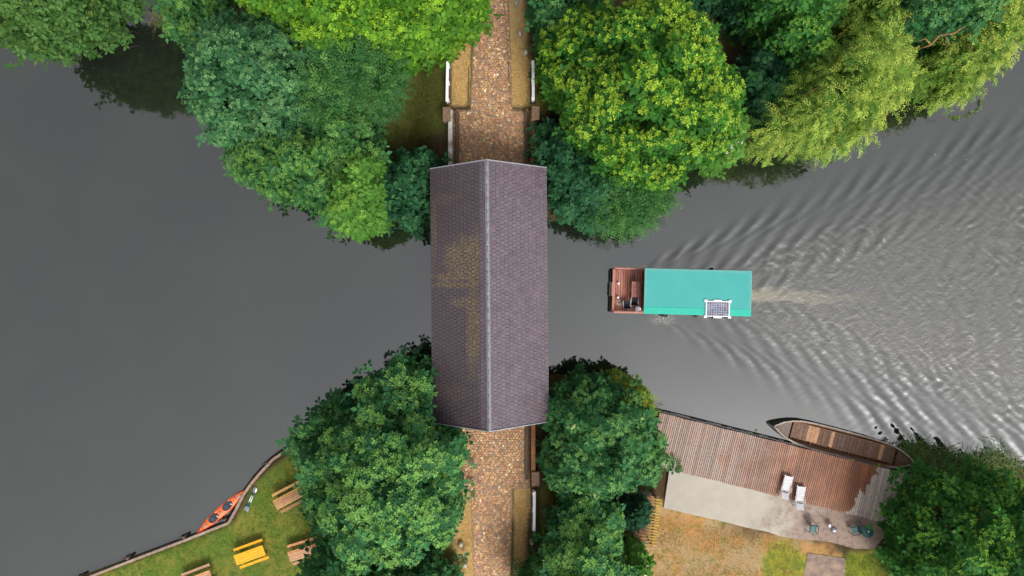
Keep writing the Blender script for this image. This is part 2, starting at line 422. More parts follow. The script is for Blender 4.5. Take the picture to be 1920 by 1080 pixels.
# edging boards of the verges
EDGE = M('edging_wood', (.12, .075, .05), (.07, .05, .035), 8, .9)
edg = [((879,128),(878,207)), ((847,207),(879,207)), ((951,75),(957,207)), ((957,208),(994,208)), ((890,906),(889,945)), ((861,905),(890,905)), ((963,905),(985,905)), ((962,908),(962,945)), ((945,0),(950,72))]
for (a, b) in edg:
    p, q = on_land(*a), on_land(*b); mb = MB(); d = (q-p); n = 6
    for i in range(n):
        u, v2 = p+d*(i/n), p+d*((i+1)/n); u.z = zat(u.x, u.y); v2.z = zat(v2.x, v2.y); mid = (u+v2)/2
        mb.box(mid+Vector((0, 0, .03)), (d.xy.length/n-.006, .045, .12), math.atan2(d.y, d.x), .01)
    tag(mb.build('verge_edging', EDGE, None), kind='structure')

# ------------------------------------------------------------------ covered bridge
def shingle_mat():
    m, t, p = new_mat('slate_shingle'); v = pos(t)
    c = mix(t, ramp(t, noise(t, v, 1.2, 4), .35, .7), (.108, .084, .101), (.092, .070, .085))
    c = mix(t, ramp(t, noise(t, v, 26, 3), .4, .75, 0, .35), c, (.05, .038, .042))
    c = mix(t, 1.0, c, attr(t, 'tint'), 'MULTIPLY')
    # lichen grows on the west slope along the courses
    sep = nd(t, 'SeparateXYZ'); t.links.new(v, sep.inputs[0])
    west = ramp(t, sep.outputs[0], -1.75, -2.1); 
    c = mix(t, math_(t, 'MULTIPLY', west, .68), c, (.042, .030, .033))  # shade of the slope facing away from the sun painted in, along with mossy dirt
    wob = math_(t, 'MULTIPLY', math_(t, 'SUBTRACT', noise(t, v, 1.6, 4, .6), .5), 1.5); zone = None
    for (cx, cy, rx, ry, k) in ((-3.1, 1.9, 1.2, 1.3, .9), (-3.5, .75, 1.7, .3, 1.0), (-3.5, .2, 1.6, .2, .8), (-2.35, -2.6, .5, 2.8, .9), (-3.0, -.9, .9, .35, .7), (-2.3, 1.5, .45, 2.0, 1.0), (-5.0, 3.6, .2, 2.2, .4), (-4.2, 5.6, 1.0, .4, .2), (-3.8, -6.6, 1.2, .6, .15)):
        dx_ = math_(t, 'DIVIDE', math_(t, 'SUBTRACT', sep.outputs[0], cx), rx); dy_ = math_(t, 'DIVIDE', math_(t, 'SUBTRACT', sep.outputs[1], cy), ry)
        e_ = math_(t, 'ADD', math_(t, 'SQRT', math_(t, 'ADD', math_(t, 'MULTIPLY', dx_, dx_), math_(t, 'MULTIPLY', dy_, dy_))), wob)
        z_ = ramp(t, e_, 1.25, .55, 0, k); zone = z_ if zone is None else math_(t, 'MAXIMUM', zone, z_)
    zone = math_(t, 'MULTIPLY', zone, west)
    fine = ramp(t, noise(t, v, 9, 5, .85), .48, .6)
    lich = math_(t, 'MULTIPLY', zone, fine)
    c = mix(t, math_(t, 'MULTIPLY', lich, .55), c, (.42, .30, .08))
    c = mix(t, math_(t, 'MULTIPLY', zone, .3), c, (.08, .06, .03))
    t.links.new(c, p.inputs['Base Color']); p.inputs['Roughness'].default_value = .42; p.inputs['Specular IOR Level'].default_value = .55
    bump(t, p, noise(t, v, 26, 3), .35, .01); return m
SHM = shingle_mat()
TIMBER = M('old_timber', (.16, .095, .06), (.09, .055, .035), 5, .85, rnd=.15)
RUST = M('rusty_timber', (.27, .11, .035), (.14, .065, .03), 4, .8)
STONE = M('abutment_stone', (.30, .26, .22), (.18, .16, .14), 3, .9, bmp=.5)
ZINC = M('zinc_sheet', (.50, .52, .56), (.38, .40, .44), 4, .45, .55, bmp=.1)
WHITEP = M('white_paint', (.82, .83, .84), (.72, .73, .74), 5, .5, bmp=.1)
bridge = empty('covered_bridge', (-1.45, -.46, 0), .0095, 'covered timber bridge with brown shingled gable roof spanning the river', 'covered bridge')
ZE, ZR, HWD, BL = 6.0, 8.9, 3.76, 16.35
slope = math.atan2(ZR-ZE, HWD); SL = math.hypot(HWD, ZR-ZE); NC = 15; exposed = SL/NC; NR = 66; pw = BL/NR
def shingle_geo(wdt):
    mb = MB(); w = wdt-.022; e0, e1 = -exposed*.5+.008, exposed*.5-.018
    vs = [(e0, -w/2, .012), (e1, -w/2, .034), (e1, w/2, .034), (e0, w/2, .012), (e0, -w/2, -.03), (e1, -w/2, -.03), (e1, w/2, -.03), (e0, w/2, -.03)]
    mb.add(vs, [(0,1,2,3), (1,5,6,2), (0,4,5,1), (3,2,6,7), (4,0,3,7)]); return mb
GEO = shingle_geo(pw)
def tinted(mb, name, m, tone):
    me = mb.mesh(name, m); a = me.attributes.new('tint', 'FLOAT_COLOR', 'POINT'); a.data.foreach_set('color', list(tone+(1,))*len(me.vertices)); return me
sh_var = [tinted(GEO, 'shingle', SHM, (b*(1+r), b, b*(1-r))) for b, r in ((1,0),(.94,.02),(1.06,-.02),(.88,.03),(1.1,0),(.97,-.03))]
rs = random.Random(3)
for side in (-1, 1):
    roof = MB()
    dx, dz = side*math.cos(slope), -math.sin(slope)
    under = MB()   # roof boarding under the shingles
    under.box((side*HWD/2-side*.01, 0, (ZE+ZR)/2-.10), (SL-.02, BL-.06, .06), 0, 0, Matrix.Rotation(side*slope, 3, 'Y'))
    slopeo = under.build('roof_slope', M('roof_felt', (.02, .016, .017), None, 6, .95), bridge)
    tag(slopeo, 'sunlit plain shingle slope' if side > 0 else 'darker shingle slope with yellow lichen')
    V, Fc, C = [], [], []; off = 0
    Rm = Matrix.Rotation(side*slope, 3, 'Y')
    if side < 0: Rm = Rm @ Matrix.Rotation(math.pi, 3, 'Z')
    eul = Rm.to_euler(); base = np.array(GEO.v)
    for c in range(NC):
        s_mid = (c+.5)*exposed
        stag = pw/2 if c % 2 else 0
        for r in range(NR+(1 if c % 2 else 0)):
            y = -BL/2+(r+.5)*pw-stag; 
            if abs(y) > BL/2-pw*.2: y = math.copysign(BL/2-pw*.5, y) if not c % 2 else math.copysign(BL/2-pw*.25, y)
            half = c % 2 and (r == 0 or r == NR)
            jz = rs.uniform(-.004, .006); js = rs.uniform(-.008, .008)
            ctr = Vector((dx*(s_mid+js), y+rs.uniform(-.003, .003), ZR+dz*(s_mid+js)-.055+jz))
            if side > 0 and c >= 0 and c < 5 and not half and r < 31:   # the biggest in view: one object each
                o = link('shingle', rs.choice(sh_var), slopeo, ctr, eul)
            elif side < 0 and c < 5 and not half and r < 28:
                o = link('shingle', rs.choice(sh_var), slopeo, ctr, eul)
            else:
                sc2 = np.array([1, .5 if half else 1, 1])
                V.append((np.array(Rm)@(base*sc2).T).T+np.array(ctr)); Fc += [tuple(off+j for j in f) for f in GEO.f]; off += len(base)
                b = rs.choice((1, .94, 1.06, .88, 1.1, .97)); q = rs.uniform(-.03, .03); C += [(b*(1+q), b, b*(1-q), 1)]*len(base)
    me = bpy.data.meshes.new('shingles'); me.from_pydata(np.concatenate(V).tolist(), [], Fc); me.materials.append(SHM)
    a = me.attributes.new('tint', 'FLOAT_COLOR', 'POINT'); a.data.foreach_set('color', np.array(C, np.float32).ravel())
    tag(link('shingles', me, slopeo), kind='stuff')
ridge = empty('ridge', (0, 0, 0)); ridge.parent = bridge
nrc = 22
RIDGE = M('ridge_metal', (.24, .23, .26), (.18, .17, .195), 4, .5, .2, bmp=.1)
for i in range(nrc):
    mb = MB(); y = -BL/2+(i+.5)*BL/nrc; L = BL/nrc-.008; hw = .15
    for side in (-1, 1):
        mb.box((side*hw/2*math.cos(slope)*1.0, y, ZR+.015-hw/2*math.sin(slope)), (hw, L, .016), 0, 0, Matrix.Rotation(side*slope, 3, 'Y'))
    mb.tube([(0, y-L/2, ZR+.01), (0, y+L/2, ZR+.01)], .02, 8)
    mb.build('ridge_cap', RIDGE, ridge)
for sy_ in (-1, 1):
    for side in (-1, 1):
        MB().box((side*HWD/2, sy_*(BL/2+.012), (ZE+ZR)/2-.01), (SL+.02, .05, .10), 0, 0, Matrix.Rotation(side*slope, 3, 'Y')).build('verge_trim', ZINC, bridge)
    for k in range(22):       # gable boards
        x = -3.1+(k+.5)*6.2/22; top = ZR-.18-abs(x)*math.tan(slope)
        MB().box((x, sy_*(BL/2-.35), (5.75+top)/2), (.27, .03, max(top-5.75, .08))).build('gable_board', TIMBER, bridge)
    MB().box((0, sy_*(BL/2-.42), 5.65), (6.4, .2, .24)).build('tie_beam', TIMBER, bridge)
for side in (-1, 1):
    MB().box((side*3.05, 0, 5.72), (.24, BL-.7, .26)).build('wall_plate', TIMBER, bridge)
    MB().box((side*3.05, 0, 2.72), (.3, 20.8, .36)).build('main_girder', TIMBER, bridge)
    MB().box((side*3.05, 0, 4.12), (.16, BL-.7, .12)).build('parapet_rail', TIMBER, bridge)
    for k in range(7):
        y = -BL/2+.5+k*(BL-1)/6
        MB().box((side*3.05, y, 4.27), (.22, .22, 2.64)).build('post', TIMBER, bridge)
        if k < 6:
            y2 = y+(BL-1)/6; sg = 1 if k < 3 else -1
            MB().tube([(side*3.0, y+.1 if sg > 0 else y2-.1, 3.1), (side*3.0, y2-.1 if sg > 0 else y+.1, 5.5)], .09, 4).build('brace', TIMBER, bridge)
    for k in range(60):
        y = -BL/2+.4+(k+.5)*(BL-.8)/60
        MB().box((side*3.17, y, 3.5), (.025, (BL-.8)/60-.012, 1.15)).build('wall_board', TIMBER, bridge)
for k in range(64):
    y = -BL/2+.1+(k+.5)*(BL-.2)/64
    MB().box((0, y, 2.95), (5.85, (BL-.2)/64-.012, .08)).build('deck_plank', TIMBER, bridge)
for x in (-1.6, 0, 1.6): MB().box((x, 0, 2.73), (.26, 14.6, .34)).build('girder', TIMBER, bridge)
for sy_, y0 in ((1, 6.05), (-1, -6.6)):
    mb = MB(); ab = empty('abutment', (0, 0, 0)); ab.parent = bridge
    for row in range(8):
        for k in range(7):
            w = 6.9/7; x = -3.45+(k+.5)*w+(w*.25 if row % 2 else -w*.25)
            MB().box((x, y0, -1.0+row*.44+.22), (w-.02, .7+.03*math.sin(k*3+row), .43), 0, .03).build('stone_block', STONE, ab)

# parapet beams on the approaches, their end pillars, white railings
def parapet(px, y0, y1, m, lab, flip=False):
    """px: pixel column of the beam, y0/y1: pixel rows"""
    a, b = W(px, y0, 3.9), W(px, y1, 3.9); x = (a.x+b.x)/2; L = abs(a.y-b.y); yc = (a.y+b.y)/2
    g = float(road_z(np.array([yc]))[0])
    r = empty('approach_parapet', (x, yc, g-.6), 0, lab, 'parapet', 'parapets of the bridge approaches')
    for k in range(3): MB().box((0, -L/2+(k+.5)*L/3, .65), (.2, L/3-.012, 1.3), 0, .02).build('wall_panel', TIMBER, r)
    MB().box((0, 0, 1.36), (.30, L+.05, .12), 0, .02).build('cap_beam', m, r)
    sgn = 1 if x < ROAD_X else -1
    MB().box((sgn*.42, 0, .72), (.26, L, .18), 0, .02).build('kerb_beam', EDGE, r)
    return r
WORN = M('worn_painted_timber', (.20, .13, .10), (.52, .50, .48), 2.2, .7)
parapet(844, 205, 310, WORN, 'brown beam parapet with flaking white paint, upstream of the mossy slope')
parapet(999, 205, 312, RUST, 'rust-orange beam parapet beside the road at the upper gable, under the yellow-tipped tree')
parapet(1000, 797, 905, RUST, 'rust-orange beam parapet beside the road below the lower gable')
parapet(846, 800, 900, TIMBER, 'beam parapet mostly hidden by the round tree below the lower gable')
def pillar(px, py, lab, m, w=.42, l=.85):
    p = W(px, py, 3.7); g = float(road_z(np.array([p.y]))[0])
    r = empty('parapet_pillar', (p.x, p.y, g-.7), 0, lab, 'pillar', 'pillars ending the parapets')
    MB().box((0, 0, .85), (w, l, 1.7), 0, .03).build('shaft', STONE, r)
    MB().box((0, 0, 1.76), (w+.12, l+.12, .11), 0, .05).build('cap_stone', m, r)
PILC = M('pillar_cap', (.22, .13, .075), (.11, .08, .055), 5, .9, bmp=.5)
pillar(838, 216, 'weathered pillar at the end of the flaking white parapet', PILC)
pillar(1004, 214, 'mossy brown pillar at the end of the rust parapet near the yellow-tipped tree', PILC)
pillar(1004, 896, 'rust-brown pillar between the lower rust parapet and the white railing', PILC)
pillar(846, 908, 'pillar under the edge of the round tree below the bridge', PILC)
def railing(px, y0, y1, lab, side):
    a, b = W(px, y0, 2.7), W(px, y1, 2.7); L = abs(a.y-b.y); yc = (a.y+b.y)/2; x = a.x
    r = empty('white_railing', (x, yc, 0), 0, lab, 'railing', 'white railings along the road')
    za, zb = zat(x, a.y), zat(x, b.y); zt = lambda t: za+(zb-za)*t
    tilt = math.atan2(zb-za, b.y-a.y)
    MB().box((0, 0, (za+zb)/2+1.02), (.19, L, .05), 0, .012, Matrix.Rotation(math.atan((zb-za)/(b.y-a.y)), 3, 'X')).build('top_rail', WHITEP, r)
    MB().box((0, 0, (za+zb)/2+.55), (.05, L, .14), 0, .0, Matrix.Rotation(math.atan((zb-za)/(b.y-a.y)), 3, 'X')).build('middle_rail', WHITEP, r)
    for t in (.07, .5, .93):
        y = a.y+(b.y-a.y)*t-yc; z = zt(t)
        MB().box((-side*.06, y, z+.45), (.12, .14, 1.2)).build('post', WHITEP, r)
    MB().box((side*.0, 0, (za+zb)/2+.12), (.4, L*.94, .2), 0, .02, Matrix.Rotation(math.atan((zb-za)/(b.y-a.y)), 3, 'X')).build('base_board', EDGE, r)
railing(841, 121, 199, 'white railing beyond the upper gable, beside the flaking white parapet', -1)
railing(999, 119, 198, 'white railing beyond the upper gable, on the side of the yellow-tipped tree', 1)
railing(1001, 913, 992, 'white railing below the lower gable, standing clear of trees', 1)
railing(844, 920, 998, 'white railing below the lower gable, almost covered by the round tree', -1)
BOULD = M('boundary_stone', (.50, .45, .38), (.33, .29, .24), 4, .9, bmp=.5, spec=.2)
def bstone(px, py, lab, k):
    p = on_land(px, py, .3); mb = MB(); r = random.Random(k); n = 8; rings = []
    for z, sc in ((-.15, 1), (.25, .95), (.42, .72), (.46, .3)):
        rings.append([(.17*sc*math.cos(2*math.pi*i/n)*r.uniform(.85, 1.1), .24*sc*math.sin(2*math.pi*i/n)*r.uniform(.85, 1.1), z) for i in range(n)])
    tag(mb.loft(rings, True).build('boundary_stone', BOULD, None, p, (0, 0, r.uniform(-.3, .3))), lab, 'stone', 'boundary stones along the road')
for k, (x, y, l) in enumerate([(847, 93, 'pale boundary stone beside the lime-green crown, above the flaking parapet side railing'), (986, 98, 'pale boundary stone nearest the upper white railing on the yellow-tipped tree side'), (975, 62, 'pale boundary stone second from the upper white railing on the yellow-tipped tree side'), (969, 4, 'pale boundary stone at the top edge of the photo beside the road'),
    (864, 1021, 'angular pale stone beside the straw verge, next to the round tree'), (872, 1060, 'pale stone lowest along the straw verge on the round tree side'), (998, 1017, 'tan boundary stone just below the clear-standing white railing'), (997, 1052, 'tan boundary stone second below the clear-standing white railing, by the lowest bush')]):
    bstone(x, y, l, k)

# ------------------------------------------------------------------ trees and shrubs
def unit(v): return v/np.maximum(np.linalg.norm(v, axis=1, keepdims=True), 1e-9)
def leaves(P, D, N, L, Wd, droop=.0):
    """rhombic leaves: base P, direction D, face normal N"""
    S = unit(np.cross(N, D)); n = len(P); L = L[:, None]; Wd = Wd[:, None]
    b = P; tip = P+D*L-N*(droop*L); l = P+D*L*.48+S*Wd*.5-N*.04*L; r = P+D*L*.48-S*Wd*.5-N*.04*L
    return np.stack([b, r, tip, l], 1).reshape(-1, 3)
def rosettes(R, P, A, k, L, ratio, elev):
    n = len(P); A = unit(A); h = np.where(np.abs(A[:, 2:3]) < .9, np.array([[0, 0, 1.]]), np.array([[1., 0, 0]]))
    U = unit(np.cross(A, h)); Vv = np.cross(A, U); ph = R.uniform(0, 6.28, n)
    out = []
    for j in range(k):
        a = ph+6.283*j/k+R.normal(0, .25, n); rd = np.cos(a)[:, None]*U+np.sin(a)[:, None]*Vv
        e = elev+R.normal(0, .25, n); D = np.cos(e)[:, None]*rd+np.sin(e)[:, None]*A; Nn = np.cos(e)[:, None]*A-np.sin(e)[:, None]*rd
        Ln = L*R.uniform(.7, 1.25, n); out.append(leaves(P+rd*.02, D, Nn, Ln, Ln*ratio*R.uniform(.8, 1.2, n), .15))
    return np.stack([o.reshape(n, 4, 3) for o in out], 1).reshape(-1, 3)   # n*k leaves

STY = {  # lobe spacing, rosettes per m2, leaves per rosette, leaf length, width ratio, elevation, colours, tip share
    'lime':   dict(lobe=1.25, dens=21, k=6, L=0.172, ratio=.55, elev=.35, cols=[(.075,.20,.018),(.10,.235,.022),(.055,.16,.018)], tip=(.22,.39,.026), share=.5),
    'golden': dict(lobe=1.35, dens=18, k=6, L=0.189, ratio=.5, elev=.4, cols=[(.040,.140,.018),(.06,.185,.022),(.030,.11,.018)], tip=(.25,.39,.035), share=.42, tl=.8),
    'blue':   dict(lobe=1.5, dens=20, k=7, L=0.164, ratio=.42, elev=.25, cols=[(.040,.135,.052),(.055,.165,.064),(.030,.105,.042)], tip=(.13,.27,.10), share=.38),
    'mid':    dict(lobe=1.5, dens=20, k=6, L=0.180, ratio=.45, elev=.3, cols=[(.045,.145,.040),(.06,.175,.05),(.035,.115,.038)], tip=(.14,.29,.06), share=.4),
    'maple':  dict(lobe=1.6, dens=17, k=7, L=0.221, ratio=.4, elev=.35, cols=[(.038,.14,.050),(.05,.17,.058),(.028,.11,.042)], tip=(.17,.34,.08), share=.5),
    'dark':   dict(lobe=1.3, dens=20, k=6, L=0.156, ratio=.5, elev=.3, cols=[(.022,.090,.038),(.03,.11,.044),(.018,.07,.032)], tip=(.06,.17,.06), share=.15),
    'elder':  dict(lobe=1.2, dens=20, k=6, L=0.164, ratio=.45, elev=.25, cols=[(.032,.125,.042),(.048,.155,.05),(.025,.10,.038)], tip=(.13,.28,.075), share=.42),
    'fresh':  dict(lobe=1.1, dens=21, k=7, L=0.180, ratio=.42, elev=.4, cols=[(.07,.19,.03),(.09,.22,.035)], tip=(.17,.32,.05), share=.35),
    'olive':  dict(lobe=1.3, dens=22, k=5, L=0.123, ratio=.55, elev=.3, cols=[(.06,.145,.035),(.08,.17,.042),(.045,.12,.03)], tip=(.15,.24,.05), share=.25),
    'small':  dict(lobe=1.3, dens=23, k=5, L=0.131, ratio=.55, elev=.35, cols=[(.038,.145,.028),(.055,.18,.032),(.03,.115,.026)], tip=(.17,.33,.04), share=.36),
    'yellowish': dict(lobe=1.0, dens=16, k=5, L=0.164, ratio=.5, elev=.3, cols=[(.15,.21,.03),(.11,.18,.03)], tip=(.30,.30,.04), share=.4),
    'willow': dict(lobe=1.8, dens=8, k=0, L=.25, ratio=.2, elev=0, cols=[(.11,.21,.03),(.16,.26,.04),(.07,.16,.028)], tip=(.34,.43,.075), share=.42),
    'fern':   dict(lobe=1.3, dens=9, k=0, L=.27, ratio=.34, elev=0, cols=[(.035,.12,.035),(.05,.14,.04)], tip=(.09,.21,.05), share=.25),
    'fir':    dict(lobe=.7, dens=39, k=6, L=0.107, ratio=.3, elev=.3, cols=[(.018,.07,.035),(.025,.085,.04)], tip=(.04,.11,.05), share=.15),
}
def strands(R, P, A, st, L):
    """hanging twigs with leaf pairs: along an arching path that runs outward and falls"""
    n = len(P); A = unit(A); seg = 7; hor = A.copy(); hor[:, 2] = 0; hor = unit(hor+R.normal(0, .35, (n, 3))*np.array([1, 1, 0]))
    p = P.copy(); d = unit(A*.5+hor*.6); out = []; step = (R.uniform(.10, .17, n)*L/.22)[:, None]
    fall = .16 if st == 'willow' else .05
    for i in range(seg):
        d = unit(d-np.array([0, 0, fall])*(i*.55)+R.normal(0, .10, (n, 3))); p = p+d*step
        up = np.array([[0, 0, 1.]]); sd = unit(np.cross(d, up)); nn = unit(np.cross(sd, d))
        for sg in (-1, 1):
            D = unit(d*.75+sd*sg*(.55 if st == 'willow' else .9)+R.normal(0, .12, (n, 3)))
            Ln = L*R.uniform(.7, 1.2, n)*(1.0 if st == 'willow' else 1.15-.09*i); Nn = unit(nn+R.normal(0, .25, (n, 3)))
            out.append(leaves(p, D, Nn, Ln, Ln*STY[st]['ratio'], .1))
    return np.stack([o.reshape(n, 4, 3) for o in out], 1).reshape(-1, 3), 2*seg
def foot_poly(px, h, gz):
    c = np.mean(np.array(px, float), 0); od = c-np.array([960, 540]); od /= max(np.linalg.norm(od), 1); out = []
    for v in px:
        r = np.array(v, float)-c; t = float(r@od)/max(np.linalg.norm(r), 1)
        z = gz+h*(.28+.40*(t+1)/2); out.append(tuple(W(v[0], v[1], z)[:2]))
    return out
def plant(name, lab, cat, px, h, style, seed, group=None, skirt=.22, holes=0.0, trunk=True, flowers=None, extra=None, dens=1.0, gz=None):
    R = np.random.default_rng(seed); st = STY[style]
    c0 = np.mean(np.array(px, float), 0); p0 = on_land(*c0)
    gz = max(p0.z, .25) if gz is None else gz
    poly = foot_poly(px, h, gz); fine_ = []
    for i in range(len(poly)):      # ragged outline
        a_, b_ = np.array(poly[i]), np.array(poly[(i+1) % len(poly)]); m_ = max(1, int(np.hypot(*(b_-a_))/1.1))
        for q_ in range(m_): fine_.append(tuple(a_+(b_-a_)*q_/m_+R.normal(0, min(.33, .035*h), 2)))
    poly = fine_; A = np.array(poly); lo, hi = A.min(0), A.max(0)
    cand = R.uniform(lo, hi, (6000, 2)); cand = cand[pip(cand, poly)]; dd = edge_dist(cand, poly); Rm = dd.max()
    base = cand[dd.argmax()] if len(cand) else A.mean(0)
    s = min(st['lobe'], max(Rm*.6, .35)); keep = []
    order = np.arange(len(cand))
    for i in order:
        if dd[i] < .32*s: continue
        if all((cand[i, 0]-q[0])**2+(cand[i, 1]-q[1])**2 > (s*.73)**2 for q in keep): keep.append((cand[i, 0], cand[i, 1], dd[i]))
    lobes = []
    zs = gz+h*skirt
    bx, by = vnoise(np.array([[k[0], k[1]] for k in keep])+seed*7.3, 1.6) if False else (None, None)
    hn = vnoise(np.array([[k[0], k[1]] for k in keep])+seed*7.3, 1.3)
    for (x, y, d), q in zip(keep, hn):
        t = min(d/(Rm*.92), 1); z = zs+(gz+h-zs)*math.sqrt(max(1-(1-t)**2, 0))+q*.13*h*min(t*2, 1)+R.uniform(-.9, .6)*s*.6
        lobes.append((x, y, max(z, gz+.4), s*R.uniform(.38, .64), 1.0))
        if d < s*1.1:
            zz = z-s*.9
            while zz > gz+h*.12+.5:
                f = R.uniform(.0, .35); lobes.append((x+(base[0]-x)*f*.3, y+(base[1]-y)*f*.3, zz, s*R.uniform(.5, .7)*1.001, .5)); zz -= s*.95
    Lb = np.array(lobes)
    kx, ky = 960+Lb[:, 0]*F/(H-Lb[:, 2]), 540-Lb[:, 1]*F/(H-Lb[:, 2])
    Lb[(kx < -50) | (kx > 1970) | (ky < -50) | (ky > 1130), 4] *= .35      # sparser beyond the frame
    if holes: Lb = Lb[R.uniform(0, 1, len(Lb)) > holes]
    P, Ax, lid = [], [], []
    ctr = np.array([base[0], base[1], gz+h*.45])
    for i, (x, y, z, r, dl) in enumerate(Lb):
        n = max(int(st['dens']*dens*dl*4*math.pi*r*r*.62), 6)
        d = unit(R.normal(size=(n*2, 3))); d = d[d[:, 2] > -.35][:n]
        out = unit(np.array([[x, y, z]])-ctr)
        d = unit(d+out*.35)
        pr = r*R.uniform(.72, 1.08, len(d))[:, None]
        P.append(np.array([x, y, z])+d*pr*np.array([1, 1, .85])); Ax.append(d+np.array([0, 0, .55])+out*.3+R.normal(0, .25, d.shape)); lid.append(np.full(len(d), i))
    P = np.concatenate(P); Ax = np.concatenate(Ax); lid = np.concatenate(lid)
    ok = np.ones(len(P), bool)      # twigs buried inside a neighbouring clump carry no leaves
    for i in range(len(Lb)): ok &= ~((((P-Lb[i, :3])**2).sum(1) < (.68*Lb[i, 3])**2) & (lid != i) & (P[:, 2] < Lb[i, 2]+.3*Lb[i, 3]))
    P, Ax, lid = P[ok], Ax[ok], lid[ok]
    n = len(P)
    lobe_c = R.integers(0, len(st['cols']), len(Lb)); lobe_b = R.uniform(.82, 1.2, len(Lb))
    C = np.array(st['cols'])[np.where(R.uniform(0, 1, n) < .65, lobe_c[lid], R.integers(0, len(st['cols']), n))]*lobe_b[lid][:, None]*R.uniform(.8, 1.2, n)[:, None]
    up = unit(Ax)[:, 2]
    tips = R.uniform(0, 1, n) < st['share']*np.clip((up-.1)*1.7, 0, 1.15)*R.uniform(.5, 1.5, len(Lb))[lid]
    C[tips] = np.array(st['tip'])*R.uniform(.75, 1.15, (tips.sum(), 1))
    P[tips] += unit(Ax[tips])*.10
    if st['k']:
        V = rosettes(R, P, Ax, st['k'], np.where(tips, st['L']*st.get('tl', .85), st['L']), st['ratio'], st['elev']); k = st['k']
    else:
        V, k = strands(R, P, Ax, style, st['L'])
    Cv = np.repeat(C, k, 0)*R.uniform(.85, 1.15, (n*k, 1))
    # inner leaves that close the crown
    m = int(len(Lb)*17); j = R.integers(0, len(Lb), m); q = Lb[j, :3]+R.normal(0, .65, (m, 3))*Lb[j, 3:4]-np.array([0, 0, 1.0])*Lb[j, 3:4]
    V2 = rosettes(R, q, np.array([[0, 0, 1.]])+R.normal(0, .4, (m, 3)), 4, .42, .6, .1)
    C2 = np.repeat(np.array(st['cols'])[R.integers(0, len(st['cols']), m)], 4, 0)
    # and a lower storey of foliage through the whole crown
    ar = (hi-lo).prod()*len(cand)/6000; m3 = int(min(ar*9, len(cand))); tt = np.minimum(dd[:m3]/(Rm*.92), 1)
    q3 = np.column_stack([cand[:m3], np.maximum(zs+(gz+h-zs)*np.sqrt(np.maximum(1-(1-tt)**2, 0))-R.uniform(1.0, 2.1, m3)*s, gz+.35)]); q3 = q3[dd[:m3] > .3*s]; m3 = len(q3)
    V3 = rosettes(R, q3, np.array([[0, 0, 1.]])+R.normal(0, .35, (m3, 3)), 5, .40, .6, .1); C3 = np.repeat(np.array(st['cols'])[R.integers(0, len(st['cols']), m3)], 5, 0)
    V = np.concatenate([V, V2, V3]); Cv = np.concatenate([Cv, C2, C3])
    root = empty(name, (base[0], base[1], gz), 0, lab, cat, group)
    V = V-np.array([base[0], base[1], gz])
    Q = np.arange(len(V)).reshape(-1, 4)
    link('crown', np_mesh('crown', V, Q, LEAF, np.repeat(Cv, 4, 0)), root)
    if trunk:
        mb = MB(); hh = h*.42; r0 = .05+.022*h; g0 = zat(base[0], base[1])-gz-.15
        lean = Vector((R.uniform(-.3, .3), R.uniform(-.3, .3), 0))
        mb.tube([(0, 0, g0), (lean.x*.4, lean.y*.4, hh*.45), (lean.x, lean.y, hh)], [r0*1.25, r0*.9, r0*.6], 9)
        pick = R.permutation(len(keep))[:9]
        for i in pick:
            x, y, d = keep[i]; t = min(d/Rm, 1); z = zs-gz+(gz+h-zs)*math.sqrt(max(1-(1-t)**2, 0))-1.3*s
            f = R.uniform(.35, .95); a = Vector((lean.x*f, lean.y*f, hh*f)); e = Vector((x-base[0], y-base[1], max(z, .3)))
            mid = a.lerp(e, .5)+Vector((R.normal(0, .15), R.normal(0, .15), .12*h*R.uniform(-.3, .6)))
            mb.tube([a, a.lerp(mid, .6)+Vector((0, 0, .1)), mid, e], [r0*.45, r0*.32, r0*.22, r0*.08], 6)
        mb.build('trunk', BARK, root)
    if flowers:
        col, cnt, mm = flowers; fp = P[np.argsort(-up+R.uniform(0, .5, n))[:cnt*3]][R.permutation(min(cnt*3, n))[:cnt]]
        Vf = rosettes(R, np.repeat(fp, 3, 0)+R.normal(0, .07, (len(fp)*3, 3))+np.array([0, 0, .14]), np.tile([[0, 0, 1.]], (len(fp)*3, 1)), 5, .085, .7, .15)-np.array([base[0], base[1], gz])
        fo = link('blossoms', np_mesh('blossoms', Vf, np.arange(len(Vf)).reshape(-1, 4), LEAF, np.tile(np.array([col]), (len(Vf), 1))), root); tag(fo, kind='stuff')
    for br in (extra or []):
        mb = MB()
        for pts, r in br: mb.tube([W(x, y, z)-Vector((base[0], base[1], gz)) for x, y, z in pts], [r*.65*(1-.65*i/(len(pts)-1)) for i in range(len(pts))], 6)
        mb.build('bare_branch', BARK_ORANGE, root)
    return root

GW = 'trees and bushes on the upper bank'; GS = 'trees and bushes on the lower bank'
plant('tree', 'olive-green tree at the top corner above the dark inlet', 'tree', [(-70,-80),(232,-80),(222,15),(205,48),(160,72),(100,84),(40,80),(-10,72),(-70,60)], 13, 'olive', 11, GW, skirt=.12)
plant('bush', 'green bush on the far side of the dark inlet, at the top edge', 'bush', [(282,-60),(420,-60),(430,60),(360,115),(330,75),(300,25)], 5.5, 'mid', 12, GW)
plant('tree', 'large blue-green tree bulging over the water beside the inlet', 'tree', [(328,115),(350,60),(430,20),(530,30),(610,100),(650,190),(620,270),(560,300),(480,300),(420,270),(365,240),(342,190)], 10, 'blue', 13, GW)
plant('tree', 'bright lime-green tree at the top edge beside the cobbled road', 'tree', [(445,-70),(920,-70),(905,-5),(885,45),(850,85),(810,110),(770,140),(700,128),(640,108),(590,112),(555,72),(500,42),(455,20)], 13, 'lime', 14, GW)
